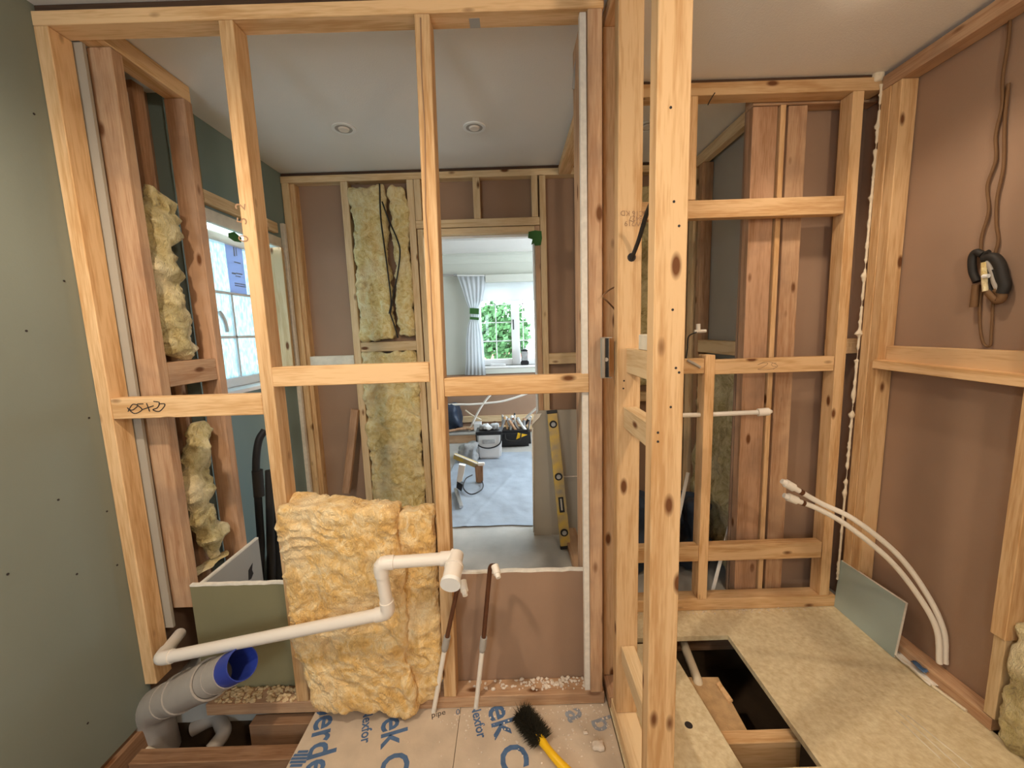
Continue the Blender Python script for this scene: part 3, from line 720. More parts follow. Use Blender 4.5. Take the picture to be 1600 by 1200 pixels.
# ---- door lining
dl = thing('door_1', 'softwood door lining of the far doorway with white painted inner edge', None, (-0.17, BY + 0.05, 0), kind='structure')
timber('jamb', (-0.546, BY + 0.002, 0.0), (-0.512, BY + 0.10, 1.974), 'pine_pale', dl)
timber('jamb', (0.168, BY + 0.002, 0.0), (0.1985, BY + 0.10, 1.974), 'pine_old', dl)
timber('head', (-0.511, BY + 0.002, 1.938), (0.167, BY + 0.10, 1.974), 'pine_pale', dl)
box('painted_stop', (-0.5115, BY + 0.045, 0.0), (-0.494, BY + 0.101, 1.937), 'white_gloss', dl, 0.002)
box('painted_stop', (0.156, BY + 0.045, 0.0), (0.1675, BY + 0.101, 1.937), 'white_gloss', dl, 0.002)
box('painted_stop', (-0.511, BY + 0.045, 1.922), (0.167, BY + 0.101, 1.9375), 'white_gloss', dl, 0.002)
gp = [(826, 362), (836, 360), (846, 361), (847, 372), (845, 383), (836, 384), (834, 380), (830, 383), (832, 374), (825, 372)]
vs = [P(x, y, Y=BY - 0.004) for x, y in gp] + [P(x, y, Y=BY - 0.001) for x, y in gp]; k = len(gp)
tag(mesh('green_tape', vs, [tuple(range(k))[::-1], tuple(range(k, 2 * k))] + [(i, (i + 1) % k, k + (i + 1) % k, k + i) for i in range(k)], 'green'),
    'dark green tape stuck on the top corner of the doorway', 'tape')

# ---- divider frame running away from the camera
f4 = thing('stud_frame', 'tall bare stud frame running away from the camera, right of the metal box', 'stud frame', (0.345, 1.1, 0))
timber('bottom_plate', (0.316, 0.30, 0.001), (0.388, 1.26, 0.045), 'pine_pale', f4)
timber('bottom_plate', (0.310, 1.262, 0.001), (0.388, 2.52, 0.045), 'pine_old', f4)
timber('top_plate', (0.314, 0.30, 2.258), (0.388, 2.52, 2.300), 'pine', f4)
fp1 = timber('stud', (0.302, 0.850, 0.046), (0.369, 0.892, 2.257), 'pine', f4)
fp2 = timber('stud', (0.319, 1.200, 0.046), (0.389, 1.242, 2.257), 'pine', f4)
timber('stud', (0.312, 1.352, 0.046), (0.385, 1.394, 2.257), 'pine', f4)
timber('stud', (0.395, 1.95, 0.046), (0.43, 2.03, 2.257), 'pine', f4)
za = P(1000, 552, Y=1.05).z
nA = timber('noggin', (0.345, 0.893, 1.210), (0.385, 1.199, 1.283), 'pine_pale', f4)
nB = timber('noggin', (0.338, 0.893, 1.040), (0.378, 1.199, 1.105), 'pine_pale', f4)
nC = timber('noggin', (0.335, 0.893, 0.235), (0.378, 1.199, 0.300), 'pine_pale', f4)
tag(timber('timber_offcut', (0.350, 0.93, 1.2835), (0.380, 1.10, 1.325), 'rough_white'), 'small pale timber offcut resting on the upper divider noggin', 'offcut')
text('grade_stamp', 'C16 KD', 0.020, P(1006, 330, Y=1.1995), (-1, 0, 0.05), (0, 0, -1), 'ink_faint', fp2)
text('grade_stamp', '8427', 0.020, P(1004, 338, Y=1.1995), (-1, 0, 0.05), (0, 0, -1), 'ink_faint', fp2)
text('grade_stamp', 'W219', 0.020, P(1003, 346, Y=1.1995), (-1, 0, 0.05), (0, 0, -1), 'ink_faint', fp2)
for (x, y), yy, st_ in [((1048, 168), 0.85, fp1), ((1053, 315), 0.85, fp1), ((1061, 353), 0.85, fp1), ((1051, 484), 0.85, fp1), ((1056, 575), 0.85, fp1), ((1061, 582), 0.85, fp1), ((1048, 636), 0.85, fp1), ((1028, 676), 0.85, fp1), ((1028, 690), 0.85, fp1), ((975, 595), 1.2, fp2), ((974, 607), 1.2, fp2)]:
    c = P(x, y, Y=yy); tube('nail_head', [c + V((0, .002, 0)), c - V((0, .0006, 0))], 0.0028, 'ink', st_, 8)
# plasterboard lining edge beside the end stud
t = thing('gypsum_lining', 'cream plasterboard lining seen edge-on beside the end stud of the front frame', 'plasterboard', (0.24, 1.32, 0))
box('board_edge', (0.230, FY + 0.012, 0.045), (0.2485, FY + 0.034, 2.256), 'gypsum', t)
box('inner_board', (0.238, FY + 0.035, 0.045), (0.2485, 1.47, 2.256), 'pine_old', t)
vs = [P(912, 30, Y=1.40), P(916, 30, Y=1.40), P(903, 110, Y=1.40), P(901, 140, Y=1.44), P(894, 138, Y=1.44), P(896, 108, Y=1.42)]
vs2 = [v + V((0, 0.004, 0)) for v in vs]
tag(mesh('polythene_flap', vs + vs2, [(0, 1, 2, 3, 4, 5), (11, 10, 9, 8, 7, 6)] + [(i, (i + 1) % 6, 6 + (i + 1) % 6, 6 + i) for i in range(6)], 'grey_cable'), 'torn grey polythene flap hanging near the ceiling by the end stud', 'polythene')

# ---- right frame
f5 = thing('stud_frame', 'stud frame across the right side with wide noggins above the chipboard floor', 'stud frame', (1.0, RY + D / 2, 0))
timber('top_plate', (0.39, RY, 2.258), (1.53, RY + D, 2.306), 'pine', f5)
timber('packer', (0.39, RY + 0.008, 2.3065), (1.53, RY + D, 2.3195), 'dark_packer', f5)  # dark fill painting the shadow gap above the right plate
timber('bottom_plate', (0.39, RY, 0.001), (1.50, RY + D, 0.058), 'pine', f5)
timber('stud', (0.745, RY, 1.860), (0.784, RY + D, 2.257), 'pine', f5)
timber('stud', (0.846, RY - 0.002, 0.059), (0.889, RY + D, 1.214), 'pine', f5)
beam('stud', (1.447, RY + D / 2, 0.059), (1.430, RY + D / 2, 2.257), 0.045, D, 'pine', f5)
timber('noggin', (0.42, RY, 1.786), (1.404, RY + 0.042, 1.858), 'pine', f5)
timber('noggin', (0.42, RY + 0.004, 1.134), (0.845, RY + 0.045, 1.20), 'pine', f5)
nmid = timber('noggin', (0.89, RY, 1.128), (1.411, RY + 0.042, 1.192), 'pine', f5)
timber('noggin', (0.42, RY + 0.002, 0.250), (0.845, RY + 0.045, 0.326), 'pine', f5)
timber('noggin', (0.89, RY, 0.250), (1.418, RY + 0.042, 0.328), 'pine', f5)
# pencil mark on the middle noggin
scribble([(1184, 570), (1192, 567), (1200, 568), (1190, 575), (1184, 577), (1196, 578), (1208, 576), (1215, 572), (1208, 567), (1196, 565), (1184, 570)], RY, nmid, 0.001, 'ink_faint')
scribble([(1213, 567), (1206, 568), (1207, 572), (1213, 573), (1208, 577)], RY, nmid, 0.001, 'ink_faint')
# ---- second leaf just behind it
f6 = thing('stud_frame', 'older stained studs standing close behind the right frame', 'stud frame', (1.2, RY + 0.12, 0))
Y6 = RY + 0.075
beam('stud', (1.118, Y6 + 0.03, 0.02), (1.105, Y6 + 0.03, 2.25), 0.105, 0.05, 'pine_red', f6)
beam('stud', (1.186, Y6 + 0.02, 0.02), (1.176, Y6 + 0.02, 2.25), 0.022, 0.05, 'pine', f6)
beam('stud', (1.256, Y6 + 0.03, 0.02), (1.244, Y6 + 0.03, 2.25), 0.080, 0.05, 'pine_old', f6)
timber('top_plate', (1.05, Y6, 2.252), (1.58, Y6 + 0.06, 2.306), 'pine_old', f6)
timber('noggin', (1.46, Y6, 1.195), (1.58, Y6 + 0.05, 1.262), 'pine', f6)
tag(box('wall_cupboard', (1.06, Y6 + 0.065, 0.0), (RWX, Y6 + 0.078, CEIL), 'paper_brown'), 'brown paper-faced board behind the stained studs', None, None, 'structure')
# ---- side frame of the cupboard behind
f7 = thing('stud_frame', 'dim side stud frame seen through the right frame, under a sloping ceiling line', 'stud frame', (1.13, 2.2, 0))
SX = 1.108
timber('top_plate', (SX, 1.90, 2.252), (SX + 0.04, 2.52, 2.312), 'pine_pale', f7)
timber('stud', (SX, 2.38, 0.02), (SX + 0.062, 2.425, 2.25), 'pine_old', f7)
timber('stud', (SX - 0.01, 2.46, 0.02), (SX + 0.05, 2.52, 2.25), 'pine_pale', f7)
nz = P(1130, 533, X=SX).z
timber('noggin', (SX, 1.95, nz - 0.07), (SX + 0.05, 2.378, nz), 'pine_pale', f7)
tag(box('wall_cupboard_side', (SX + 0.064, 1.90, 0.0), (SX + 0.076, 2.59, CEIL), 'paper_grey'), 'grey-brown board on the side of the dim cupboard', None, None, 'structure')

# ---- right wall frame
f8 = thing('stud_frame', 'stud frame on the right wall with doubled corner stud and ledge noggin', 'stud frame', (1.55, 1.4, 0))
RX = 1.515
timber('stud', (RX, 1.693, 0.02), (RX + 0.066, 1.734, 2.249), 'pine', f8)
timber('stud', (RX + 0.002, 1.650, 0.046), (RX + 0.066, 1.692, 2.249), 'pine', f8)
timber('top_plate', (RX, -0.6, 2.250), (RX + 0.066, 1.734, 2.302), 'pine_old', f8)
timber('stud', (RX, 1.128, 0.335), (RX + 0.066, 1.168, 2.249), 'pine', f8)
timber('stud_stub', (RX + 0.008, 1.132, 0.05), (RX + 0.066, 1.164, 0.334), 'pine_pale', f8)
timber('stud', (RX, 0.55, 0.05), (RX + 0.066, 0.59, 2.249), 'pine', f8)
beam('noggin', (RX + 0.050, 1.649, 1.186), (RX + 0.050, 1.169, 1.186), 0.034, 0.100, 'pine', f8)
beam('noggin', (RX + 0.012, 1.660, 1.162), (RX + 0.012, 1.120, 1.150), 0.044, 0.036, 'pine', f8)
bp = timber('bottom_plate', (RX + 0.010, 1.140, 0.001), (RWX - 0.001, 1.649, 0.045), 'pine_old', f8)

# ---- door-head style joists in the floor voids
def joist(label, lo, hi, axis=None, mat='joist'):
    o = timber('floor_joist', lo, hi, mat, None, axis); return tag(o, label, 'joist')
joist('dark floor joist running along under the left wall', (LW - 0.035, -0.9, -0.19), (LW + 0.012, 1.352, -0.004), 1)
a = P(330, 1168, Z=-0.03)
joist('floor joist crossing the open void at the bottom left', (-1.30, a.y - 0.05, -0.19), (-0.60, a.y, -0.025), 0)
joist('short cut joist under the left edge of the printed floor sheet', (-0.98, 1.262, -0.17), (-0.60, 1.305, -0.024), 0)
a = P(1180, 1132, Z=-0.05)
joist('sawn cross timber in the right floor opening', (0.60, 1.165, -0.15), (0.93, 1.210, -0.045), 0, 'pine')
vs = [P(1070, 1058, Z=-0.06), P(1122, 1058, Z=-0.06), P(1170, 1146, Z=-0.06), P(1080, 1146, Z=-0.06)]
M['chip_dusty'] = plain('sawdusty_chipboard', (0.60, 0.40, 0.21), 0.9, var=0.3, vscale=30, bump=0.4, bscale=60)
ob = prism('chipboard_offcut', [(v.x, v.y) for v in vs], -0.078, -0.06, 'chip_dusty'); tag(ob, 'sawdust-covered chipboard strip lying inside the floor opening', 'offcut')
q = [P(1119, 1070, Z=-0.058), P(1124, 1066, Z=-0.058), P(1145, 1096, Z=-0.058), P(1138, 1098, Z=-0.058)]
tag(prism('wood_splinter', [(v.x, v.y) for v in q], -0.0595, -0.052, 'pine'), 'loose wood splinter on the chipboard strip in the opening', 'splinter')
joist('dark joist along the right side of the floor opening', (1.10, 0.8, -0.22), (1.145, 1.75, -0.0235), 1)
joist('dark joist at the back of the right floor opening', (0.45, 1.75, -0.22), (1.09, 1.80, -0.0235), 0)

# ================================================================== INSULATION
def between(y0, p): return p
def spill(p):
    if p.y < 1.275:                                  # the torn front flops over the stud faces and down on the floor
        k = min(1, (1.275 - p.y) / 0.05)
        p = V((p.x - 0.018 * k * (1 if p.x < -0.6 else 0), p.y, p.z))
    return p
def left_batt(p):
    p = spill(p)
    t = (p.x + 0.77) / 0.38
    if p.z > 0.5: p = p + V((0, 0, -0.045 * t + 0.02))
    if p.z < 0.25:
        k = (0.25 - p.z) / 0.25
        p = V((p.x + 0.05 * k * (1 - t) + 0.03 * k, p.y - 0.012 * k * k, p.z + 0.07 * k * max(0, 0.45 - t)))
    return p
lb = lumpy_block('glass_wool_batt', (-0.768, 1.238, 0.030), (-0.398, 1.342, 0.792), 'wool', None, 0.0052, 0.014, 7.0, 3, 0.014, left_batt, 0.32, 0.0075)
tag(lb, 'broad torn yellow wool batt bulging behind the white waste pipe', 'insulation')
def right_batt(p):
    if p.z < 0.2: p = V((p.x - 0.01, p.y, p.z))
    return p
rb = lumpy_block('glass_wool_batt', (-0.400, 1.268, 0.047), (-0.286, 1.342, 0.752), 'wool', None, 0.0052, 0.012, 7.0, 8, 0.008, right_batt, 0.32, 0.0075)
tag(rb, 'narrow yellow wool batt beside the middle stud, right of the crease', 'insulation')
# back wall bay
lumps = [('glass_wool_roll', (-0.940, BY - 0.008, 1.312), (-0.735, BY + 0.046, 2.222), 11, 'wide pale wool strip in the tall bay left of the doorway'),
         ('glass_wool_roll', (-0.700, BY - 0.010, 1.34), (-0.604, BY + 0.046, 2.225), 15, 'narrow rolled wool strip beside the black cables')]
for nm, lo, hi, sd, lab_ in lumps:
    tag(lumpy_block(nm, lo, hi, 'wool_pale', None, 0.010, 0.020, 8, sd, 0.014, None, 0.8, 0.009), lab_, 'insulation')
tag(lumpy_block('glass_wool_batt', (-0.938, BY - 0.008, 0.05), (-0.602, BY + 0.046, 1.236), 'wool_pale', None, 0.010, 0.02, 8, 21, 0.012, None, 0.8, 0.009),
    'pale wool batt filling the lower bay below the back noggin', 'insulation')
# boxed-in bay at the left
def LB(x, y): return P(x, y, X=-1.255)
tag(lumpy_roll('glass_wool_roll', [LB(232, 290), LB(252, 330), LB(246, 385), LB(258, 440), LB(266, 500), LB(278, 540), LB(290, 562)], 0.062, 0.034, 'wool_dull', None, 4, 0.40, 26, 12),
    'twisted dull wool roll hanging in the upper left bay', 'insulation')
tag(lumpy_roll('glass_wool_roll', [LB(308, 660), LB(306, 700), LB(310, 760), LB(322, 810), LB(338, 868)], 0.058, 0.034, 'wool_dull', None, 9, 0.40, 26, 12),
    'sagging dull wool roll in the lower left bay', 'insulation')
tag(lumpy_roll('glass_wool_tuft', [LB(300, 900), LB(325, 882), LB(352, 862)], 0.03, 0.03, 'wool_pale', None, 5, 0.3), 'pale wool tuft on the low board edge at the left', 'insulation')
# cupboard bay
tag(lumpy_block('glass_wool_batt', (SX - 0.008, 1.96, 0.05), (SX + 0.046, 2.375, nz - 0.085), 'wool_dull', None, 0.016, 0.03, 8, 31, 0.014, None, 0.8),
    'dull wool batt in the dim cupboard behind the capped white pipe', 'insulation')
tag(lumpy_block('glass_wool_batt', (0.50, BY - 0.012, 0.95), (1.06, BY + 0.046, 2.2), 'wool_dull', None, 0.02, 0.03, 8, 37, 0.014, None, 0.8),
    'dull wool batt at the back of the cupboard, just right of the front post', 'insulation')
# right wall lumps
q = P(1595, 1010, X=1.54)
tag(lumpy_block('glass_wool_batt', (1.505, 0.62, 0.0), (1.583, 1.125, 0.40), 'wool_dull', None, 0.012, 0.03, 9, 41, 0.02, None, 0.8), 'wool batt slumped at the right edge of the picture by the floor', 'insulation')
tag(lumpy_block('glass_wool_batt', (1.522, 0.62, 0.72), (1.580, 1.112, 1.08), 'wool_pale', None, 0.012, 0.03, 9, 45, 0.02, None, 0.8), 'wool batt behind the second right wall stud below the ledge', 'insulation')

# ================================================================== PIPES
wp = thing('waste_pipe', 'white waste pipe stepping across the yellow wool to a capped end', 'pipe', P(430, 1000, Y=1.2))
A0, A1, A2, A3, A4 = P(281, 990, Y=1.36), P(250, 1029, Y=1.21), P(607, 957, Y=1.165), P(594, 880, Y=1.155), P(706, 872, Y=1.175)
tube('pipe_run', fillet([A0, A1, A2], 0.03), 0.0195, 'pvc', wp, n=16)
tube('pipe_run', [A2, A3], 0.0195, 'pvc', wp, n=16)
tube('pipe_run', [A3, A4], 0.0195, 'pvc', wp, n=16)
def elbow(c, d1, d2, r, ln, parent, mat='pvc'):
    d1, d2 = (V(d1) - c).normalized(), (V(d2) - c).normalized()
    tube('elbow', fillet([c + d1 * ln, c, c + d2 * ln], ln * 0.9), r, mat, parent, n=16)
elbow(A1, A0, A2, 0.0225, 0.045, wp); elbow(A2, A1, A3, 0.0225, 0.042, wp); elbow(A3, A2, A4, 0.0225, 0.042, wp)
T0, T1 = P(713, 866, Y=1.185), P(704, 912, Y=1.085)
tube('tee_body', [T0, T0.lerp(T1, .45)], 0.0235, 'pvc', wp, n=18)
tube('socket', [T0.lerp(T1, .42), T1], 0.0275, 'pvc', wp, n=20)
tube('socket_ring', [T0.lerp(T1, .40), T0.lerp(T1, .47)], 0.0295, 'pvc', wp, n=20)
cap = tube('end_cap', [T0.lerp(T1, .93), T0.lerp(T1, 1.05)], 0.0300, 'white_gloss', wp, n=24)
tube('elbow', [A4.lerp(A3, .16), A4, T0], 0.0225, 'pvc', wp, n=16)

def supply(label, pxs, yb, fit, cap_px):
    t = thing('supply_pipe', label, 'pipe', P(*pxs[-1], Z=0.0), 'capped supply pipes')
    top = [P(x, y, Y=yy) for (x, y), yy in pxs[:-1] and zip(pxs[:-1], yb)]
    foot = P(*pxs[-1], Z=0.0)
    mid = P(*fit, Y=(yb[-1] + foot.y) / 2)
    tube('copper_pipe', fillet(top + [mid], 0.015), 0.0078, 'copper_old', t, n=10)
    d = (foot - mid).normalized()
    tube('coupling', [mid - d * 0.022, mid + d * 0.024], 0.0125, 'grey_fit', t, n=12)
    tube('coupling_nut', [mid + d * 0.024, mid + d * 0.034], 0.011, 'grey_fit', t, n=6)
    tube('plastic_pipe', [mid + d * 0.03, foot - V((0, 0, 0.03))], 0.0085, 'pushfit', t, n=12)
    cp_ = [P(x, y, Y=yy) for x, y, yy in cap_px]
    tube('stop_end', [cp_[0], cp_[0].lerp(cp_[1], .7)], 0.0125, 'pushfit', t, n=12)
    tube('stop_end_tip', [cp_[0].lerp(cp_[1], .65), cp_[1]], [0.010, 0.008], 'pushfit', t, n=12)
supply('capped supply pipe rising left, in front of the middle stud', [(722, 912), (714, 922), (675, 1111)], (1.21, 1.24), (697, 1003), ((723, 908, 1.20), (727, 931, 1.16)))
supply('capped supply pipe rising right, hooked over before the brown board', [(773, 884), (766, 884), (742, 1105)], (1.23, 1.255), (755, 1004), ((773, 884, 1.225), (779, 903, 1.19)))

sp_ = thing('soil_pipe', 'thick grey soil pipe with a blue open end at the lower left', 'pipe', P(300, 1090, Z=-0.05))
S0, S1 = P(255, 1096, Y=1.27), P(379, 1036, Y=1.165)
sd = (S1 - S0)
def sl(t): return S0 + sd * t
hollow('pipe_body', sl(0.0), sl(0.72), 0.055, 0.004, 'soilpipe', sp_)
hollow('socket_collar', sl(0.24), sl(0.60), 0.060, 0.005, 'soilpipe', sp_)
hollow('socket_ring', sl(0.22), sl(0.27), 0.064, 0.006, 'soilpipe', sp_)
hollow('socket_ring', sl(0.56), sl(0.63), 0.0635, 0.006, 'soilpipe', sp_)
hollow('pipe_end', sl(0.63), sl(0.86), 0.0535, 0.003, 'soilpipe', sp_)
hollow('blue_sleeve', sl(0.70), sl(1.0), 0.050, 0.003, 'blue_seal', sp_)
tube('bend', fillet([sl(0.08), sl(-0.18), sl(-0.20) + V((0.0, 0.02, -0.20))], 0.09), 0.0575, 'soilpipe', sp_, n=24)
# pipes in the left void
tag(tube('void_pipe', fillet([P(300, 1140, Z=-0.12), P(340, 1118, Z=-0.10), P(352, 1145, Z=-0.08), P(330, 1172, Z=-0.10)], 0.05), 0.024, 'soilpipe', None, 14), 'bent grey pipe lying in the dark floor void', 'pipe')
tag(tube('void_pipe', [P(205, 1163, Z=-0.08), P(243, 1178, Z=-0.09)], 0.012, 'pvc_warm', None, 12), 'short cream pipe stub beside the left joist', 'pipe')
tag(tube('pipe_plug', [P(214, 1106, Z=0.02), P(226, 1092, Z=0.03)], [0.0085, 0.0075], 'pushfit', None, 12), 'small white plug lying against the green wall', 'plug')
# opening pipe
cpp = thing('drain_pipe', 'cream bent pipe inside the right floor opening', 'pipe', P(1080, 1040, Z=-0.1))
tube('pipe_run', fillet([P(1066, 1000, Z=-0.10), P(1092, 1068, Z=-0.055), P(1086, 1078, Z=-0.12)], 0.03), 0.018, 'pvc_warm', cpp, n=14)
# capped pipe through the right frame
hp_ = thing('supply_pipe', 'capped white pipe running level through the right frame studs', 'pipe', P(1100, 648, Y=1.775))
ya = 1.775
tube('plastic_pipe', [P(1020, 650, Y=ya), P(1100, 648, Y=ya), P(1188, 644, Y=ya - 0.03)], 0.0105, 'pushfit', hp_, n=12)
tube('stop_end', [P(1184, 644.5, Y=ya - .03), P(1201, 643, Y=ya - .035)], 0.0175, 'pushfit', hp_, n=14)
tube('stop_end_tip', [P(1200, 643, Y=ya - .035), P(1206, 643, Y=ya - .036)], [0.015, 0.007], 'pushfit', hp_, n=14)
# bowed pair on the right
def bow(label, pxs, cap_a):
    t = thing('supply_pipe', label, 'pipe', P(*pxs[0], Y=1.325), 'bowed white supply pipes')
    ys = [1.325, 1.33, 1.345, 1.365, 1.39, 1.41, 1.42]
    pp = [P(x, y, Y=yy) for (x, y), yy in zip(pxs, ys)]
    tube('plastic_pipe', spline(pp, 8), 0.0095, 'pushfit', t, n=12)
    e0, e1 = pp[-1], pp[-1] + (pp[-1] - pp[-2]).normalized() * 0.05
    tube('insert_sleeve', [e0.lerp(pp[-2], .35), e0.lerp(pp[-2], .22)], 0.0105, 'copper_old', t, n=12)
    tube('stop_end', [e0, e1.lerp(e0, .3)], 0.0155, 'pushfit', t, n=12); tube('stop_end_tip', [e1.lerp(e0, .35), e1], [0.013, 0.009], 'pushfit', t, n=12)
bow('upper of two bowed white pipes rising from the right bottom plate', [(1477, 1036), (1474, 985), (1448, 928), (1402, 866), (1335, 812), (1282, 786), (1240, 762)], 0)
bow('lower of two bowed white pipes rising from the right bottom plate', [(1468, 1036), (1464, 985), (1437, 934), (1390, 875), (1325, 822), (1280, 796), (1245, 782)], 0)

# ================================================================== CABLES AND FIXINGS
def cable(name, label, pts, r, mat, cat='cable', group=None): return tag(tube(name, spline(pts, 7), r, mat, None, 8), label, cat, group)
cable('black_cable', 'thick black cable slanting into a hole in the second divider stud', [P(1018, 316, Y=1.02), P(1010, 335, Y=1.08), P(998, 375, Y=1.15), P(987, 404, Y=1.199)], 0.0062, 'rubber')
bm = bmesh.new(); bmesh.ops.create_circle(bm, cap_ends=True, segments=14, radius=0.0125)
bmesh.ops.rotate(bm, cent=(0, 0, 0), matrix=Matrix.Rotation(PI / 2, 3, 'X'), verts=bm.verts); bmesh.ops.solidify(bm, geom=bm.faces[:], thickness=0.001)
from_bm('drilled_hole', bm, 'ink', fp2, P(987, 402, Y=1.1992))
cable('thin_cable', 'thin brown cable looping beside the end stud', [P(966, 446, Y=1.31), P(952, 453, Y=1.27), P(942, 463, Y=1.25), P(950, 472, Y=1.26), P(960, 483, Y=1.29), P(967, 496, Y=1.32)], 0.0026, 'brown_cable')
for i, (lb_, pts) in enumerate((
    ('thin black cable down the tall wool bay, left strand', [(593, 287), (595, 340), (600, 380), (606, 425), (611, 470), (608, 490)]),
    ('thin black cable down the tall wool bay, right strand', [(597, 315), (608, 345), (621, 375), (625, 395), (621, 430), (614, 465), (610, 490)]),
    ('thin black cable end hanging below the crossed strands', [(609, 488), (616, 508), (622, 528)]))):
    cable('bay_cable', lb_, [P(x, y, Y=BY - 0.032) for x, y in pts], 0.0045, 'rubber')
mb = thing('socket_box', 'galvanised metal socket box on the divider frame', 'socket box', P(952, 590, Y=1.25))
ba, bb = P(943, 527, Y=1.205), P(961, 592, Y=1.29)
zt, zb_ = P(947, 527, Y=1.22).z, P(947, 590, Y=1.22).z
bx0 = P(944, 560, Y=1.215).x
for lo, hi, nm in (((bx0, 1.262, zb_), (bx0 + 0.022, 1.266, zt), 'back_plate'), ((bx0, 1.206, zt - 0.002), (bx0 + 0.022, 1.266, zt), 'side_plate'), ((bx0, 1.206, zb_), (bx0 + 0.022, 1.266, zb_ + 0.002), 'side_plate'),
                   ((bx0 + 0.020, 1.243, zb_), (bx0 + 0.022, 1.262, zt), 'side_plate')):
    box(nm, lo, hi, 'steel', mb)
box('front_lip', (bx0 - 0.014, 1.198, zb_), (bx0 + 0.0, 1.206, zt), 'steel', mb, 0.003)
box('inner_cavity', (bx0 + 0.001, 1.2065, zb_ + 0.003), (bx0 + 0.012, 1.242, zt - 0.003), 'black', mb)
tube('lug', [V((bx0 + 0.004, 1.2062, (zt + zb_) / 2 - .005)), V((bx0 + 0.004, 1.203, (zt + zb_) / 2 - .005))], 0.006, 'steel', mb, 10)
# right wall cables and burnt-looking tangle
WRX = RWX - 0.008
cable('wall_cable', 'old brown cable hanging down the right wall, left strand', [P(x, y, X=WRX) for x, y in ((1579, 22), (1575, 70), (1567, 120), (1566, 165), (1556, 210), (1556, 250), (1543, 290), (1545, 330), (1534, 370), (1533, 400))], 0.0042, 'brown_cable')
cable('wall_cable', 'old brown cable hanging down the right wall, right strand', [P(x, y, X=WRX) for x, y in ((1576, 130), (1570, 190), (1568, 260), (1558, 310), (1557, 350), (1560, 375), (1554, 400))], 0.0042, 'brown_cable')
cable('wall_cable', 'brown cable loop below the taped tangle on the right wall', [P(x, y, X=WRX) for x, y in ((1533, 445), (1531, 500), (1536, 535), (1547, 540), (1549, 520), (1553, 455))], 0.0038, 'brown_cable')
tg = thing('cable_tangle', 'dark taped tangle of cable ends on the right wall', 'cable tangle', P(1540, 440, X=WRX))
for pts, r, mt in (([(1536, 398), (1525, 394), (1519, 404), (1520, 424), (1527, 440)], 0.011, 'rubber'), ([(1525, 445), (1523, 462), (1521, 480)], 0.010, 'brown_cable'),
                   ([(1538, 405), (1552, 402), (1562, 414), (1566, 432), (1570, 446), (1566, 458)], 0.015, 'rubber'), ([(1545, 408), (1553, 425), (1556, 440), (1563, 455)], 0.011, 'grey_cable'),
                   ([(1535, 402), (1540, 396), (1546, 393)], 0.007, 'rubber'), ([(1552, 420), (1561, 436), (1572, 452), (1566, 440)], 0.010, 'rubber'), ([(1540, 450), (1550, 462), (1560, 470), (1566, 462), (1558, 452)], 0.012, 'brown_cable'), ([(1542, 412), (1549, 432), (1546, 448), (1552, 462)], 0.008, 'rubber')):
    tube('taped_core', spline([P(x, y, X=WRX - 0.012) for x, y in pts], 5), r, mt, tg, 9)
tube('terminal', [P(1536, 432, X=WRX - .03), P(1545, 431, X=WRX - .03)], 0.0065, 'white_gloss', tg, 8)
tube('wool_scrap', spline([P(1538, 410, X=WRX - .02), P(1538, 425, X=WRX - .02), P(1540, 455, X=WRX - .02)], 4), 0.008, 'wool_pale', tg, 8)
# wisps at the right top plate
cable('cable_ends', 'cut cable ends poking below the right top plate', [P(1106, 164, Y=1.735), P(1110, 156, Y=1.735), P(1117, 145, Y=1.738)], 0.002, 'rubber')
# expanding foam down the corner
fo = []
vsA, fsA = [], []; nf = 10
path = [P(1377.5 + (1308.5 - 1377.5) * i / 240, 132 + (905 - 132) * i / 240, Y=1.736) for i in range(241)]
for i, p in enumerate(path):
    nz_ = noise.noise(V((0, 0, p.z * 22))) + 0.6 * noise.noise(V((3, 0, p.z * 61)))
    r = 0.0050 + 0.0095 * max(0, nz_) + (0.008 if noise.noise(V((9, 0, p.z * 9))) > 0.42 else 0) * max(0, nz_)
    if noise.noise(V((5, 5, p.z * 13))) < -0.30: r = 0.0012
    c = p + V((-0.006 * max(0, nz_), 0, 0))
    for k in range(nf):
        a = 2 * PI * k / nf; vsA.append(c + V((math.cos(a) * r, math.sin(a) * r * 0.8, 0.004 * noise.noise(V((a, p.z * 80, 0))))))
for i in range(240):
    for k in range(nf): fsA.append((i * nf + k, (i + 1) * nf + k, (i + 1) * nf + (k + 1) % nf, i * nf + (k + 1) % nf))
ff = mesh('expanding_foam', vsA, fsA, 'foam', None, True); tag(ff, 'knobbly line of dried expanding foam down the right corner stud', 'foam')
cc = P(1376, 117, Y=1.735)
tag(lumpy_block('foam_blob', cc - V((0.02, 0.004, 0.025)), cc + V((0.02, 0.03, 0.025)), 'foam', None, 0.008, 0.006, 30, 3, 0.003, None, 0.9), 'blob of foam in the ceiling corner at the right', 'foam')

# ---- recessed downlights
for i, (px, lb_) in enumerate((((537, 200), 'unlit recessed downlight in the ceiling, left of the middle stud'), ((741, 198), 'unlit recessed downlight in the ceiling, right of the middle stud'), ((1012, 196), 'unlit recessed downlight glimpsed between the two divider posts'))):
    c = P(*px, Z=CEIL); t = thing('downlight', lb_, 'downlight', c, 'unlit ceiling downlights')
    hollow('bezel', c - V((0, 0, 0.006)), c - V((0, 0, 0.0005)), 0.054, 0.014, 'white_gloss', t)
    rf = tube('reflector', [c - V((0, 0, 0.005)), c - V((0, 0, 0.001))], [0.040, 0.036], 'grey_fit', t, 24)
    tube('bulb', [c - V((0, 0, 0.011)), c - V((0, 0, 0.005))], [0.022, 0.026], 'pvc', rf, 20)

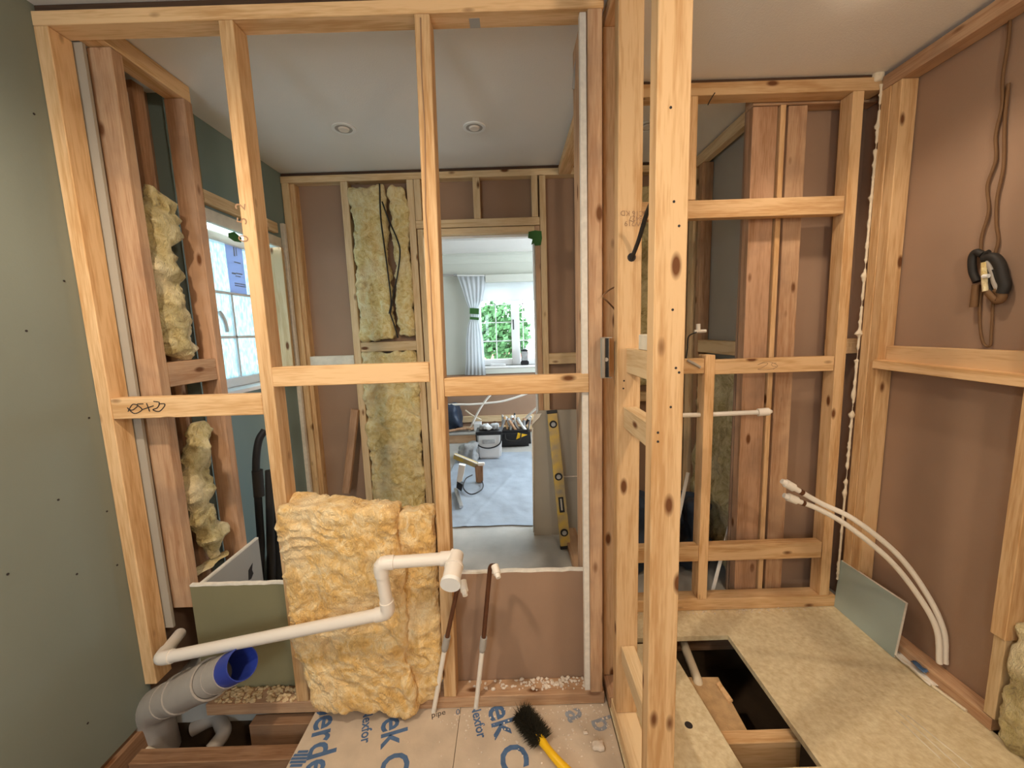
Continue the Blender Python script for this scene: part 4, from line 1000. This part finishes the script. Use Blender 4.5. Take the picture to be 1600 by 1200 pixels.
M['lamp_on'] = plain('lit_bulb', (1, 0.9, 0.75)); e_ = M['lamp_on'].node_tree.nodes['Principled BSDF']
e_.inputs['Emission Color'].default_value = (1, 0.80, 0.58, 1); e_.inputs['Emission Strength'].default_value = 60
c = V((1.10, 1.292, CEIL)); t = thing('downlight', 'lit warm downlight in the ceiling at the top edge of the picture, right', 'downlight', c)
hollow('bezel', c - V((0, 0, 0.006)), c - V((0, 0, 0.0005)), 0.050, 0.020, 'white_gloss', t)
tube('bulb', [c - V((0, 0, 0.016)), c - V((0, 0, 0.001))], [0.020, 0.026], 'lamp_on', t, 20)

# ================================================================== LOOSE THINGS
# green board offcut leaning on the right
oc = thing('board_offcut', 'blue-green plasterboard offcut leaning by the right corner', 'plasterboard', (1.505, 1.6, 0))
poly = [P(1313, 946, Z=0.001), P(1412, 1026, Z=0.001)]
ya, yb_ = 1.742, 1.438
def slab(name, q, th, mat, parent):
    nrm = (q[1] - q[0]).cross(q[3] - q[0]).normalized() * th
    return mesh(name, list(q) + [v + nrm for v in q], [(0, 1, 2, 3), (7, 6, 5, 4), (0, 4, 5, 1), (1, 5, 6, 2), (2, 6, 7, 3), (3, 7, 4, 0)], mat, parent)
Q = [V((1.497, ya, 0.001)), V((1.492, yb_, 0.001)), V((1.512, yb_ - 0.004, 0.240)), V((1.508, ya - 0.005, 0.236))]
slab('panel', Q, -0.010, 'mr_offcut', oc) if False else None
def quadbox(name, q, off, mat, parent):
    off = V(off)
    return mesh(name, list(q) + [v + off for v in q], [(3, 2, 1, 0), (4, 5, 6, 7), (0, 1, 5, 4), (1, 2, 6, 5), (2, 3, 7, 6), (3, 0, 4, 7)], mat, parent)
quadbox('face_paper', Q, (0.002, 0, 0), 'mr_offcut', oc)
quadbox('gypsum_core', [v + V((0.0021, 0, 0)) for v in Q], (0.0095, 0, 0), 'gypsum', oc)
# lath / flat strip along the floor edge and paper scrap
tag(tube('floor_lath', spline([P(1322, 960, Z=0.006), P(1380, 1004, Z=0.006), P(1440, 1058, Z=0.006), P(1490, 1096, Z=0.006), P(1510, 1111, Z=0.006)], 5), 0.006, 'pvc_warm', None, 6), 'thin cream lath lying along the right edge of the chipboard', 'lath')
vs = []; n_ = 9
c = P(1448, 1046, Z=0.0)
bm = bmesh.new(); bmesh.ops.create_grid(bm, x_segments=10, y_segments=6, size=0.5)
for v in bm.verts:
    v.co = V((v.co.x * 0.035, v.co.y * 0.16, 0.012 + 0.014 * noise.noise(v.co * 5 + V((3, 1, 0)))))
bmesh.ops.solidify(bm, geom=bm.faces[:], thickness=0.002)
tag(from_bm('crumpled_paper', bm, 'pushfit', None, V((1.512, c.y, 0.0)), True), 'crumpled white paper scrap beside the right bottom plate', 'paper')
bm = bmesh.new(); bmesh.ops.create_grid(bm, x_segments=6, y_segments=6, size=0.5)
for v in bm.verts: v.co = V((v.co.x * 0.02, v.co.y * 0.05, 0.026 + 0.008 * noise.noise(v.co * 5 + V((7, 1, 0)))))
bmesh.ops.solidify(bm, geom=bm.faces[:], thickness=0.002)
tag(from_bm('crumpled_paper', bm, 'blue_print', None, V((1.515, c.y - 0.02, 0.008)), True), 'blue scrap lying on the crumpled white paper', 'paper')

# brush
br = thing('hand_brush', 'yellow-handled hand brush with black bristles on the printed sheet', 'brush', P(850, 1150, Z=0))
h0, h1 = P(815, 1116, Z=0.026), P(847, 1158, Z=0.026)
ax = (h1 - h0).normalized(); side = V((0, 0, 1)).cross(ax).normalized()
hd = []
for k in range(9):
    t = k / 8; hd.append((h0.lerp(h1, t), 0.018 + 0.006 * math.sin(PI * t)))
tube('brush_head', [a for a, b in hd], [b * (0.55 if i in (0, 8) else .75) for i, (a, b) in enumerate(hd)], 'black', br, 12)
g1, g2, g3 = P(862, 1178, Z=0.028), P(884, 1202, Z=0.022), P(930, 1248, Z=0.02)
tube('handle', spline([h1 - ax * 0.02, g1, g2, g3], 6), [0.016 - 0.005 * min(1, i / 4) + 0.004 * (i / 18) for i in range(19)], 'yellow', br, 12)
vsA, fsA = [], []
for k in range(2600):
    t = random.random(); a = random.uniform(-1.9, 1.5)
    base = h0.lerp(h1, t) + side * random.uniform(-0.012, 0.012)
    d = (V((0, 0, 1)) * math.cos(a) * 0.55 + side * math.sin(a) + ax * random.uniform(-0.35, 0.25)).normalized()
    if base.z + d.z * 0.04 < 0.002: d.z = (0.004 - base.z) / 0.04
    L_ = random.uniform(0.028, 0.046); w_ = 0.0019
    u = d.orthogonal().normalized() * w_; w2_ = d.cross(u).normalized() * w_
    k0 = len(vsA); vsA += [base + u, base - u * .5 + w2_, base - u * .5 - w2_, base + d * L_]
    fsA += [(k0, k0 + 1, k0 + 3), (k0 + 1, k0 + 2, k0 + 3), (k0 + 2, k0, k0 + 3)]
tag(mesh('bristles', vsA, fsA, 'bristle', br), kind='stuff')

# rubble
def rubble(name, label, n, region, rng, mat, lo=0.002, hi=0.006, zf=0.0):
    vsA, fsA = [], []
    for k in range(n):
        x, y = region[0] + (region[1] - region[0]) * rng(), region[2] + (region[3] - region[2]) * rng()
        r = random.uniform(lo, hi); b = bmesh.new(); bmesh.ops.create_icosphere(b, subdivisions=1, radius=r); k0 = len(vsA)
        sc_ = V((random.uniform(.7, 1.5), random.uniform(.7, 1.4), random.uniform(.5, 1)))
        for v in b.verts: vsA.append(V((x + v.co.x * sc_.x, y + v.co.y * sc_.y, zf + r * .5 + v.co.z * sc_.z)) + V((random.uniform(-1, 1), random.uniform(-1, 1), 0)) * r * .25)
        for f in b.faces: fsA.append(tuple(k0 + v.index for v in f.verts))
        b.free()
    return tag(mesh(name, vsA, fsA, mat), label, 'rubble', None, 'stuff')
rubble('plaster_crumbs', 'white plaster crumbs strewn on the bottom plate before the brown board', 130, (-0.2, 0.245, FY + 0.015, FY + D), lambda: random.random() ** 0.6, 'crumb', 0.002, 0.007, 0.045)
rubble('plaster_crumbs', 'fine pale sawdust on the printed floor sheet by the bottom plate', 260, (-0.40, 0.30, 1.06, FY - 0.005), lambda: random.random() ** 0.5, 'crumb', 0.001, 0.0035)
rubble('wood_shavings', 'pale wood shavings heaped on the bottom plate behind the soil pipe', 200, (-1.12, -0.82, FY + 0.005, FY + D), random.random, 'pine_pale', 0.003, 0.009, 0.045)
rubble('plaster_crumbs', 'plaster dust along the right bottom plate and chipboard', 120, (0.5, 1.5, RY - 0.03, RY - 0.001), random.random, 'crumb', 0.001, 0.004)
for px, lb_ in (((935, 1168), 'large pale plaster chunk on the floor right of the brush'), ((915, 1146), 'small pale plaster chip above the large chunk')):
    c = P(*px, Z=0.0); s_ = 0.020 if px[0] == 935 else 0.008
    tag(lumpy_block('plaster_chunk', c - V((s_, s_ * .7, 0)), c + V((s_, s_ * .7, s_ * .8)), 'crumb', None, s_ / 4, s_ * .2, 60, 4, s_ * .15, None, .8), lb_, 'plaster chunk')

# ================================================================== BACK ROOM AND FAR ROOM
# leaning timber, board and spirit level
tag(beam('timber_length', P(541, 770, Y=2.47), P(555, 640, Y=2.505), 0.045, 0.03, 'pine_red'), 'short reddish timber leaning in the back left bay', 'timber')
lbd = thing('leaning_board', 'grey-brown plasterboard sheet leaning at the right of the doorway', 'plasterboard', P(870, 830, Z=0))
q0, q1 = P(834, 833, Z=0.001), P(918, 829, Z=0.001)
ytop = BY - 0.02
Q = [V((q0.x, q0.y - 0.03, 0.001)), V((0.41, q0.y - 0.03, 0.001)), V((0.41, ytop, 0.835)), V((P(842, 647, Y=ytop).x, ytop, 0.835)), V((P(831, 665, Y=ytop).x, ytop - 0.004, 0.755))]
k = len(Q); vs = list(Q) + [v + V((0, 0.0125, 0)) for v in Q]
mesh('panel', vs, [tuple(range(k)), tuple(range(k, 2 * k))[::-1]] + [(i, k + i, k + (i + 1) % k, (i + 1) % k) for i in range(k)], 'paper_grey', lbd)
c0_, c1_ = P(831, 665, Y=ytop - .004), P(846, 646, Y=ytop - .004)
mesh('torn_corner', [c0_ + V((-.004, -.004, 0)), P(843, 652, Y=ytop - .012), c1_ + V((0, -.004, 0)), P(835, 647, Y=ytop - .006), c0_ + V((-.004, .004, 0)), P(843, 652, Y=ytop), c1_ + V((0, .004, 0)), P(835, 647, Y=ytop + .004)],
     [(0, 1, 2, 3), (7, 6, 5, 4), (0, 4, 5, 1), (1, 5, 6, 2), (2, 6, 7, 3), (3, 7, 4, 0)], 'gypsum', lbd)
e0, e1 = P(834, 832, Y=q0.y - .034), P(832, 668, Y=ytop - .006)
tube('white_edge', [e0, e1], 0.005, 'gypsum', lbd, 6)
tube('scored_line', [P(868, 745, Y=2.478), P(908, 744, Y=2.478)], 0.004, 'crumb', lbd, 6)
lv = thing('spirit_level', 'long scuffed yellow spirit level leaning on the grey board', 'spirit level', P(884, 858, Z=0))
L0, L1 = P(884, 857, Z=0.004), P(862, 641, Y=ytop - 0.035)
ld = (L1 - L0); lx = V((1, 0, 0)); ln = ld.normalized(); lx = (lx - ln * lx.dot(ln)).normalized(); ly = ln.cross(lx)
def lvl(name, t0, t1, w, d, mat, off=0.0): return beam(name, L0 + ld * t0 - ly * 0 + V((0, -off, 0)), L0 + ld * t1 + V((0, -off, 0)), w, d, mat, lv, lx)
lvl('body', 0.02, 0.14, 0.062, 0.022, 'yellow_worn'); lvl('body', 0.14, 0.24, 0.062, 0.022, 'yellow_worn')
lvl('body', 0.24, 0.98, 0.062, 0.022, 'yellow_worn')
lvl('end_cap', 0.0, 0.022, 0.066, 0.026, 'black'); lvl('end_cap', 0.975, 1.0, 0.066, 0.026, 'black')
lvl('hand_slot', 0.26, 0.37, 0.032, 0.024, 'black', 0.001); lvl('slot_grip', 0.275, 0.36, 0.012, 0.028, 'steel', 0.002)
for t_ in (0.12, 0.52, 0.90):
    c = L0 + ld * t_ + V((0, -0.010, 0)); vr = tube('vial_ring', [c, c + V((0, -0.006, 0))], 0.024, 'black', lv, 18); tube('vial', [c + V((0, -.004, 0)), c + V((0, -.009, 0))], 0.014, 'tool_grey', vr, 14)
# black vacuum hose and tubes at the left
vc = thing('vacuum_cleaner', 'black vacuum hose and wand standing by the teal wall', 'vacuum', P(415, 905, Y=1.86))
tube('hose', spline([P(414, 672, Y=1.90), P(404, 690, Y=1.88), P(400, 730, Y=1.861), P(404, 790, Y=1.86), P(408, 850, Y=1.86), P(411, 925, Y=1.87), V((-1.20, 1.96, 0.10))], 7), 0.017, 'black', vc, 12)
tube('wand', [P(421, 735, Y=1.90), P(425, 925, Y=1.87)], 0.020, 'rubber', vc, 14)
tube('wand', [P(432, 745, Y=1.921), P(436, 920, Y=1.90)], 0.019, 'black', vc, 14)
tube('collar', [P(402, 735, Y=1.861), P(405, 775, Y=1.86)], 0.024, 'rubber', vc, 14)
box('body', (-1.27, 1.94, 0.0), (-1.06, 2.26, 0.22), 'black', vc, 0.03)
# dust sheet
bm = bmesh.new(); nxs, nys = 46, 70
sx0, sx1, sy0, sy1 = -0.62, 0.19, 2.63, 4.32
idx = [[None] * (nys + 1) for _ in range(nxs + 1)]
for i in range(nxs + 1):
    for j in range(nys + 1):
        x, y = sx0 + (sx1 - sx0) * i / nxs, sy0 + (sy1 - sy0) * j / nys
        h = 0.006 + 0.010 * abs(noise.noise(V((x * 5, y * 3, 1)))) + 0.004 * noise.noise(V((x * 14, y * 14, 4)))
        fold = 0.006 * math.exp(-((x - (-0.3 + (y - 2.8) * 0.35)) / 0.015) ** 2) * (1 if y < 3.6 else 0)
        ed = 0.03 * noise.noise(V((x * 4, 0, 7))) * (1 - j / nys)
        idx[i][j] = bm.verts.new((x, y + ed, max(0.002, h + fold)))
for i in range(nxs):
    for j in range(nys): bm.faces.new((idx[i][j], idx[i + 1][j], idx[i + 1][j + 1], idx[i][j + 1]))
tag(from_bm('dust_sheet', bm, 'sheet_blue', None, (0, 0, 0), True), 'wrinkled blue-grey dust sheet on the floor beyond the doorway', 'dust sheet')
# white tool caddy
cb = P(766, 713, Z=0.012); tc_ = thing('tool_bag', 'white canvas tool caddy with dark rim and strap on the dust sheet', 'bag', cb)
w_, d_, h_ = 0.132, 0.10, 0.29
def frust(name, c, w0, d0, w1, d1, z0, z1, mat, parent, bev=0.012):
    vs = [c + V((sx_ * w, sy_ * d, z)) for z, w, d in ((z0, w0, d0), (z1, w1, d1)) for sx_, sy_ in ((-1, -1), (1, -1), (1, 1), (-1, 1))]
    o = mesh(name, vs, [(3, 2, 1, 0), (4, 5, 6, 7), (0, 1, 5, 4), (1, 2, 6, 5), (2, 3, 7, 6), (3, 0, 4, 7)], mat, parent)
    if bev:
        b = bmesh.new(); b.from_mesh(o.data); bmesh.ops.bevel(b, geom=list(b.edges), offset=bev, segments=2, affect='EDGES'); b.to_mesh(o.data); b.free()
    return o
bdy = frust('body', cb, w_ * .92, d_ * .9, w_, d_, 0, h_, 'bag_white', tc_, 0.02)
frust('rim', cb, w_ + .004, d_ + .004, w_ + .006, d_ + .006, h_ - 0.03, h_ + 0.008, 'black', tc_, 0.004)
box('label_strip', cb + V((-0.07, -d_ - 0.004, h_ - 0.12)), cb + V((0.06, -d_ + 0.01, h_ - 0.075)), 'tool_grey', bdy, 0.003)
tube('strap', spline([cb + V((-w_, -d_ - .004, h_ - .02)), cb + V((-w_ * .85, -d_ - .012, h_ - .13)), cb + V((0, -d_ - .016, h_ - .165)), cb + V((w_ * .85, -d_ - .012, h_ - .12)), cb + V((w_, -d_ - .004, h_ - .01))], 6), 0.007, 'black', tc_, 8)
for k, (dx, dy, mt, r) in enumerate(((-0.07, 0, 'tool_grey', .035), (-0.01, -0.03, 'bag_white', .04), (0.06, 0.0, 'tool_grey', .045), (0.03, 0.04, 'black', .03), (-0.04, 0.05, 'bag_white', .035))):
    c = cb + V((dx, dy, h_ + 0.012))
    tag(lumpy_block('rag_bundle', c - V((r, r, 0.0)), c + V((r, r, r * 1.3)), mt, None, r / 4, r * .25, 30, k + 2, r * .3, None, .8),
        ['grey rag at the left of the white caddy', 'white rag bulging at the front of the white caddy', 'grey rag at the right of the white caddy', 'black pouch at the back of the white caddy', 'white rag behind in the white caddy'][k], 'rag')
# black tool bag with tools
bb_ = P(803, 699, Z=0.0) + V((0.0, 0.10, 0)); tb = thing('tool_bag', 'open black tool bag with a yellow flash, crammed with tools', 'bag', bb_)
bdy2 = frust('body', bb_, 0.205, 0.10, 0.195, 0.12, 0, 0.20, 'black', tb, 0.03)
fl = bb_ + V((0.03, -0.117, 0.10))
mesh('yellow_flash', [fl + V(v) for v in ((0, 0, 0), (0.13, -.004, 0.05), (0.02, -.004, 0.075), (0, .012, 0), (0.13, .012, 0.05), (0.02, .012, 0.075))], [(0, 1, 2), (5, 4, 3), (0, 3, 4, 1), (1, 4, 5, 2), (2, 5, 3, 0)], 'yellow', bdy2)
tube('handle', spline([bb_ + V((-.10, -.12, .17)), bb_ + V((-.08, -.135, .10)), bb_ + V((.06, -.135, .09)), bb_ + V((.09, -.12, .17))], 5), 0.008, 'rubber', tb, 8)
nm_ = ['hammer handle', 'grey chisel', 'grey spanner', 'white sealant tube', 'brown handle', 'steel pliers', 'grey trowel', 'white tube', 'pink handle', 'steel bar', 'dark screwdriver', 'grey saw handle', 'white roll', 'steel ruler']
mts = ['pine_red', 'tool_grey', 'steel', 'bag_white', 'pine', 'steel', 'tool_grey', 'bag_white', 'pine_red', 'steel', 'black', 'tool_grey', 'white_gloss', 'steel']
wh = ['far left', 'left', 'left front', 'left centre', 'centre left', 'centre', 'centre back', 'middle front', 'centre right', 'right centre', 'right back', 'right front', 'right', 'far right']
for k in range(14):
    x = -0.18 + 0.36 * k / 13; a = bb_ + V((x, random.uniform(-.05, .07), 0.17)); dv = V((random.uniform(-.10, .10), random.uniform(-.06, .03), random.uniform(.09, .18)))
    t_ = thing('hand_tool', f'{nm_[k]} sticking out of the black tool bag at its {wh[k]}', 'tool', a, 'tools in the black bag')
    r = random.uniform(.008, .020)
    tube('shaft', [a, a + dv], r, mts[k], t_, 8)
    tube('tip', [a + dv, a + dv * 1.12], [r * 1.3, r * .8], mts[(k + 3) % 14], t_, 8)
# low crate and planks at the left
cr_ = P(735, 692, Z=0.0)
ct = thing('low_crate', 'low timber crate with a pale board top at the far left', 'crate', cr_ + V((-.1, .15, 0)))
timber('front_board', cr_ + V((-0.40, 0.0, 0.0)), cr_ + V((0.10, 0.03, 0.10)), 'pine_old', ct)
timber('side_board', cr_ + V((0.07, 0.031, 0.0)), cr_ + V((0.10, 0.32, 0.10)), 'pine_old', ct)
box('top_board', cr_ + V((-0.42, -0.01, 0.101)), cr_ + V((0.12, 0.33, 0.12)), 'paper_pale', ct, 0.003)
for k, (a, b, r, mt, lb_) in enumerate((((-0.30, 0.05, 0.14), (0.06, 0.12, 0.15), 0.016, 'pine_red', 'brown wooden tool handle lying on the low crate'), ((-0.20, 0.16, 0.14), (0.02, 0.07, 0.155), 0.014, 'pine_old', 'worn stick lying across the low crate'))):
    tag(tube('wooden_stick', spline([cr_ + V(a), (cr_ + V(a)).lerp(cr_ + V(b), .5) + V((0, 0, .012)), cr_ + V(b)], 4), r, mt, None, 8), lb_, 'tool')
tag(box('cardboard_box', cr_ + V((0.04, 0.10, 0.121)), cr_ + V((0.13, 0.24, 0.215)), 'bag_white', None, 0.004), 'small white box on the right end of the low crate', 'box')
nv = lumpy_block('plastic_sheeting', P(700, 690, Y=4.85) + V((-.15, 0, 0.10)), P(722, 630, Y=4.85) + V((0, .25, 0)), 'navy', None, 0.03, 0.05, 5, 3, 0.03, lambda p: V((p.x - (p.z - 0.1) * 0.25, p.y, p.z)), .6)
tag(nv, 'dark blue plastic sheeting heaped at the left of the far room', 'plastic sheet')
# white pipes in the far room
cable('loose_pipe', 'white plastic pipe arching level across the far room', [P(x, y, Y=4.9) for x, y in ((690, 634), (712, 632), (735, 632), (760, 630), (785, 627), (812, 619), (830, 612))], 0.014, 'pushfit', 'pipe')
cable('loose_pipe', 'white plastic pipe curving down to the low crate', [P(x, y, Y=4.9) for x, y in ((768, 615), (757, 628), (748, 642), (740, 658), (733, 675))], 0.014, 'pushfit', 'pipe')
cable('loose_pipe', 'short pale pipe leaning behind the curved pipe', [P(727, 641, Y=4.95), P(738, 649, Y=4.95), P(752, 656, Y=4.95)], 0.011, 'pvc_warm', 'pipe')
cable('loose_pipe', 'pale pipe sloping up beside the leaning board', [P(820, 655, Y=4.6), P(830, 645, Y=4.5), P(845, 632, Y=4.45)], 0.014, 'pushfit', 'pipe')
# grey wrapped machine and saw stand
gm = P(735, 722, Z=0.014)
tag(lumpy_block('wrapped_bundle', gm + V((-0.13, 0.0, 0.0)), gm + V((0.07, 0.16, 0.17)), 'tool_grey', None, 0.016, 0.035, 11, 6, 0.03, lambda p: p + V((0, 0, (p.x - gm.x) * .35)), .6), 'grey plastic-wrapped bundle beside the white caddy', 'bundle')
st = thing('clamp_bar', 'long yellow and grey bar clamp propped on the dust sheet', 'clamp', P(740, 735, Z=0.014))
c0_, c1_ = P(710, 712, Y=3.55), P(746, 727, Y=3.45)
beam('bar', c0_, c1_, 0.05, 0.03, 'yellow_worn', st, (0, 0, 1)); beam('bar_edge', c0_ + V((0, -.02, .02)), c1_ + V((0, -.02, .02)), 0.008, 0.01, 'pvc', st, (0, 0, 1))
frust('foot', V((P(749, 741, Y=3.45).x, 3.45, 0.012)), 0.03, 0.03, 0.035, 0.03, 0, P(749, 727, Y=3.45).z - 0.012, 'joist', st, 0.006); frust('jaw', P(752, 727, Y=3.45), 0.03, 0.02, 0.03, 0.02, 0, 0.025, 'pvc', st, 0.004)
wb = thing('plastic_bracket', 'white plastic bracket with a black foot beside the cable loop', 'bracket', P(718, 765, Z=0.014))
wbp = [P(x, y, Y=3.2) for x, y in ((713, 757), (722, 752), (727, 728), (717, 726))]
quadbox('arm', wbp, (0, 0.04, 0), 'pushfit', wb); quadbox('foot', [P(x, y, Y=3.2) for x, y in ((713, 762), (721, 768), (723, 757), (714, 752))], (0, 0.05, 0), 'black', wb)
tag(beam('aluminium_bar', P(712, 764, Z=0.03), P(721, 792, Z=0.03), 0.03, 0.02, 'steel'), 'short aluminium bar lying in the doorway on the dust sheet', 'bar')
cable('black_cable', 'black cable looped on the blue dust sheet', [P(x, y, Z=0.026) for x, y in ((738, 742), (728, 748), (724, 762), (735, 772), (750, 767), (755, 758), (750, 746), (744, 740))], 0.005, 'rubber')
# white curtain
CY = FARY - 0.09
cu_pts = [(430, 714, 760), (452, 722, 757), (470, 728, 754), (482, 733, 749), (497, 735, 748), (508, 731, 751), (530, 728, 755), (560, 728, 757), (586, 727, 759)]
vs, fs = [], []; n_ = 40
for (yy, xa, xb) in cu_pts:
    for i in range(n_ + 1):
        t = i / n_; p = P(xa + (xb - xa) * t, yy, Y=CY); vs.append(p + V((0, 0.0055 * math.sin(t * 34) * (1 if yy not in (482, 497) else .5), 0)))
for j in range(len(cu_pts) - 1):
    for i in range(n_): fs.append((j * (n_ + 1) + i, j * (n_ + 1) + i + 1, (j + 1) * (n_ + 1) + i + 1, (j + 1) * (n_ + 1) + i))
cur = thing('curtain', 'sheer white curtain gathered with green ties beside the garden window', 'curtain', P(742, 586, Y=CY))
co = mesh('drape', vs, fs, 'curtain', cur, True)
sm = co.modifiers.new('thickness', 'SOLIDIFY'); sm.thickness = 0.002
for ya_, yb2 in ((481, 490), (495, 499)):
    a, b = P(734, ya_, Y=CY - .035), P(749, yb2, Y=CY - .035); c = (a + b) / 2
    quadbox('tie_band', [P(734, yb2, Y=CY - .03), P(748, yb2 + 1, Y=CY - .03), P(748, ya_ + 1, Y=CY - .03), P(734, ya_, Y=CY - .03)], (0, 0.06, 0), 'green', co)
pz = P(715, 430, Y=FARY - .07)
rod = thing('curtain_pole', 'thin grey curtain pole on the far wall', 'curtain pole', P(700, 430, Y=FARY - .07))
tube('rod', [P(660, 430, Y=FARY - .07), P(713, 430, Y=FARY - .07)], 0.011, 'grey_fit', rod, 10); tube('finial', [P(709, 430, Y=FARY - .07), P(714, 430, Y=FARY - .07)], 0.018, 'tool_grey', rod, 10)
tube('rod', [P(714, 430.5, Y=FARY - .115), P(757, 430.5, Y=FARY - .115)], 0.008, 'white_gloss', rod, 10)
# site radio / phone on the sill
rd = thing('cordless_handset', 'dark grey handset standing on the garden window sill', 'handset', P(820, 569, Y=FARY - .02))
rb_ = P(820, 569, Y=FARY - .02); rb_.z = z0 + 0.001
frust('base', rb_, 0.055, 0.03, 0.050, 0.03, 0, 0.06, 'black', rd, 0.01); frust('body', rb_ + V((0, 0, .058)), 0.040, 0.025, 0.048, 0.028, 0, 0.12, 'tool_grey', rd, 0.008)
frust('head', rb_ + V((0, 0, .176)), 0.050, 0.028, 0.040, 0.024, 0, 0.03, 'black', rd, 0.008); tube('aerial', [rb_ + V((-.045, 0, .18)), rb_ + V((-.045, 0, .31))], 0.005, 'black', rd, 8)
sb = P(778, 567, Y=FARY - .02); tag(box('folded_cloth', V((sb.x - .10, FARY - .05, z0 + .001)), V((sb.x + .10, FARY + .05, z0 + .025)), 'bag_white', None, .006), 'white folded cloth on the garden window sill', 'cloth')
# dark bags and trims in the cupboard
for c, s_, lb_, sd in (((0.70, 2.15), (0.19, 0.14, 0.42), 'black rubbish sack slumped at the back of the cupboard, left', 3), ((0.985, 2.12), (0.075, 0.14, 0.40), 'black rubbish sack slumped at the back of the cupboard, right', 9)):
    tag(lumpy_block('rubbish_sack', (c[0] - s_[0], c[1] - s_[1], 0.0), (c[0] + s_[0] * .9, c[1] + s_[1], s_[2]), 'navy', None, 0.025, 0.05, 6, sd, 0.02, None, .7), lb_, 'sack')
tag(beam('white_trim', P(1113, 925, Y=1.83), P(1150, 782, Y=1.98), 0.018, 0.005, 'white_gloss'), 'white plastic trim strip leaning behind the right frame, right one', 'trim strip')
tag(beam('white_trim', P(1056, 830, Y=1.90), P(1075, 738, Y=1.98), 0.018, 0.005, 'white_gloss'), 'white plastic trim strip leaning behind the front post', 'trim strip')
pc = thing('pipe_clip', 'white pipe clip on the dim cupboard stud', 'clip', P(1092, 515, Y=1.9))
tube('clip_ring', [P(1091, 506, Y=1.9), P(1091, 517, Y=1.9)], 0.010, 'pushfit', pc, 8); tube('clip_stem', [P(1085, 518, Y=1.9), P(1103, 517, Y=1.9)], 0.008, 'pushfit', pc, 8)
cable('thin_cable', 'thin cable dropping past the pipe clip to the middle noggin', [P(1088, 519, Y=1.88), P(1076, 526, Y=1.80), P(1074, 545, Y=1.73), P(1072, 560, Y=1.725)], 0.003, 'rubber')
cable('cable_ends', 'dark cable end lying on the middle right noggin', [P(1074, 563, Y=1.728), P(1084, 568, Y=1.725), P(1094, 574, Y=1.73)], 0.006, 'grey_cable')

# ---- garden beyond the window
tag(box('floor_garden', (-14, 5.53, -0.6), (18, 40, -0.5), 'lawn'), 'pale garden ground outside', None, None, 'structure')
def tree(label, c, r, h):
    t = thing('garden_tree', label, 'tree', c)
    tube('trunk', [c, c + V((0, 0, h))], [0.09, 0.05], 'bark', t, 8)
    vsA, fsA = [], []
    for k in range(2600):
        u = V((random.gauss(0, 1), random.gauss(0, 1), random.gauss(0, 1))).normalized() * (random.random() ** .4) * r
        u = u * (1 + .25 * noise.noise(u * 2)); p = c + V((0, 0, h + r * .55)) + V((u.x, u.y, u.z * .8)); s_ = random.uniform(.05, .10)
        n1_ = V((random.gauss(0, 1), random.gauss(0, 1), random.gauss(0, 1))).normalized(); a = n1_.orthogonal().normalized() * s_; b = n1_.cross(a).normalized() * s_ * .6
        k0 = len(vsA); vsA += [p - a, p + b, p + a, p - b]; fsA.append((k0, k0 + 1, k0 + 2, k0 + 3))
    tag(mesh('foliage', vsA, fsA, 'leaf', t), kind='stuff')
tree('round green garden tree seen through the window, in front of the fence', V((P(778, 520, Y=9.5).x, 9.5, -0.5)), 0.85, 1.35)
fn = thing('garden_fence', 'red-brown board fence beneath the garden tree', 'fence', V((0.3, 12, -0.5)))
for k in range(22):
    box('fence_board', (-1.5 + k * .17, 12, -0.5), (-1.35 + k * .17, 12.03, 0.75), 'fence_red', fn)
hs = thing('neighbour_house', 'white rendered house with slate roof beyond the garden', 'house', V((4, 20, -0.5)))
box('wall', (1.9, 18, -0.5), (9.0, 24, 2.3), 'render_white', hs)
prism('roof', [(1.5, 2.25), (9.4, 2.25), (7.5, 4.6), (3.4, 4.6)], 17.7, 24.3, 'slate', hs, axis='y')
box('window', (2.6, 17.97, 0.6), (3.6, 17.99, 1.7), 'slate', hs); box('window', (5, 17.97, 0.6), (6, 17.99, 1.7), 'slate', hs)
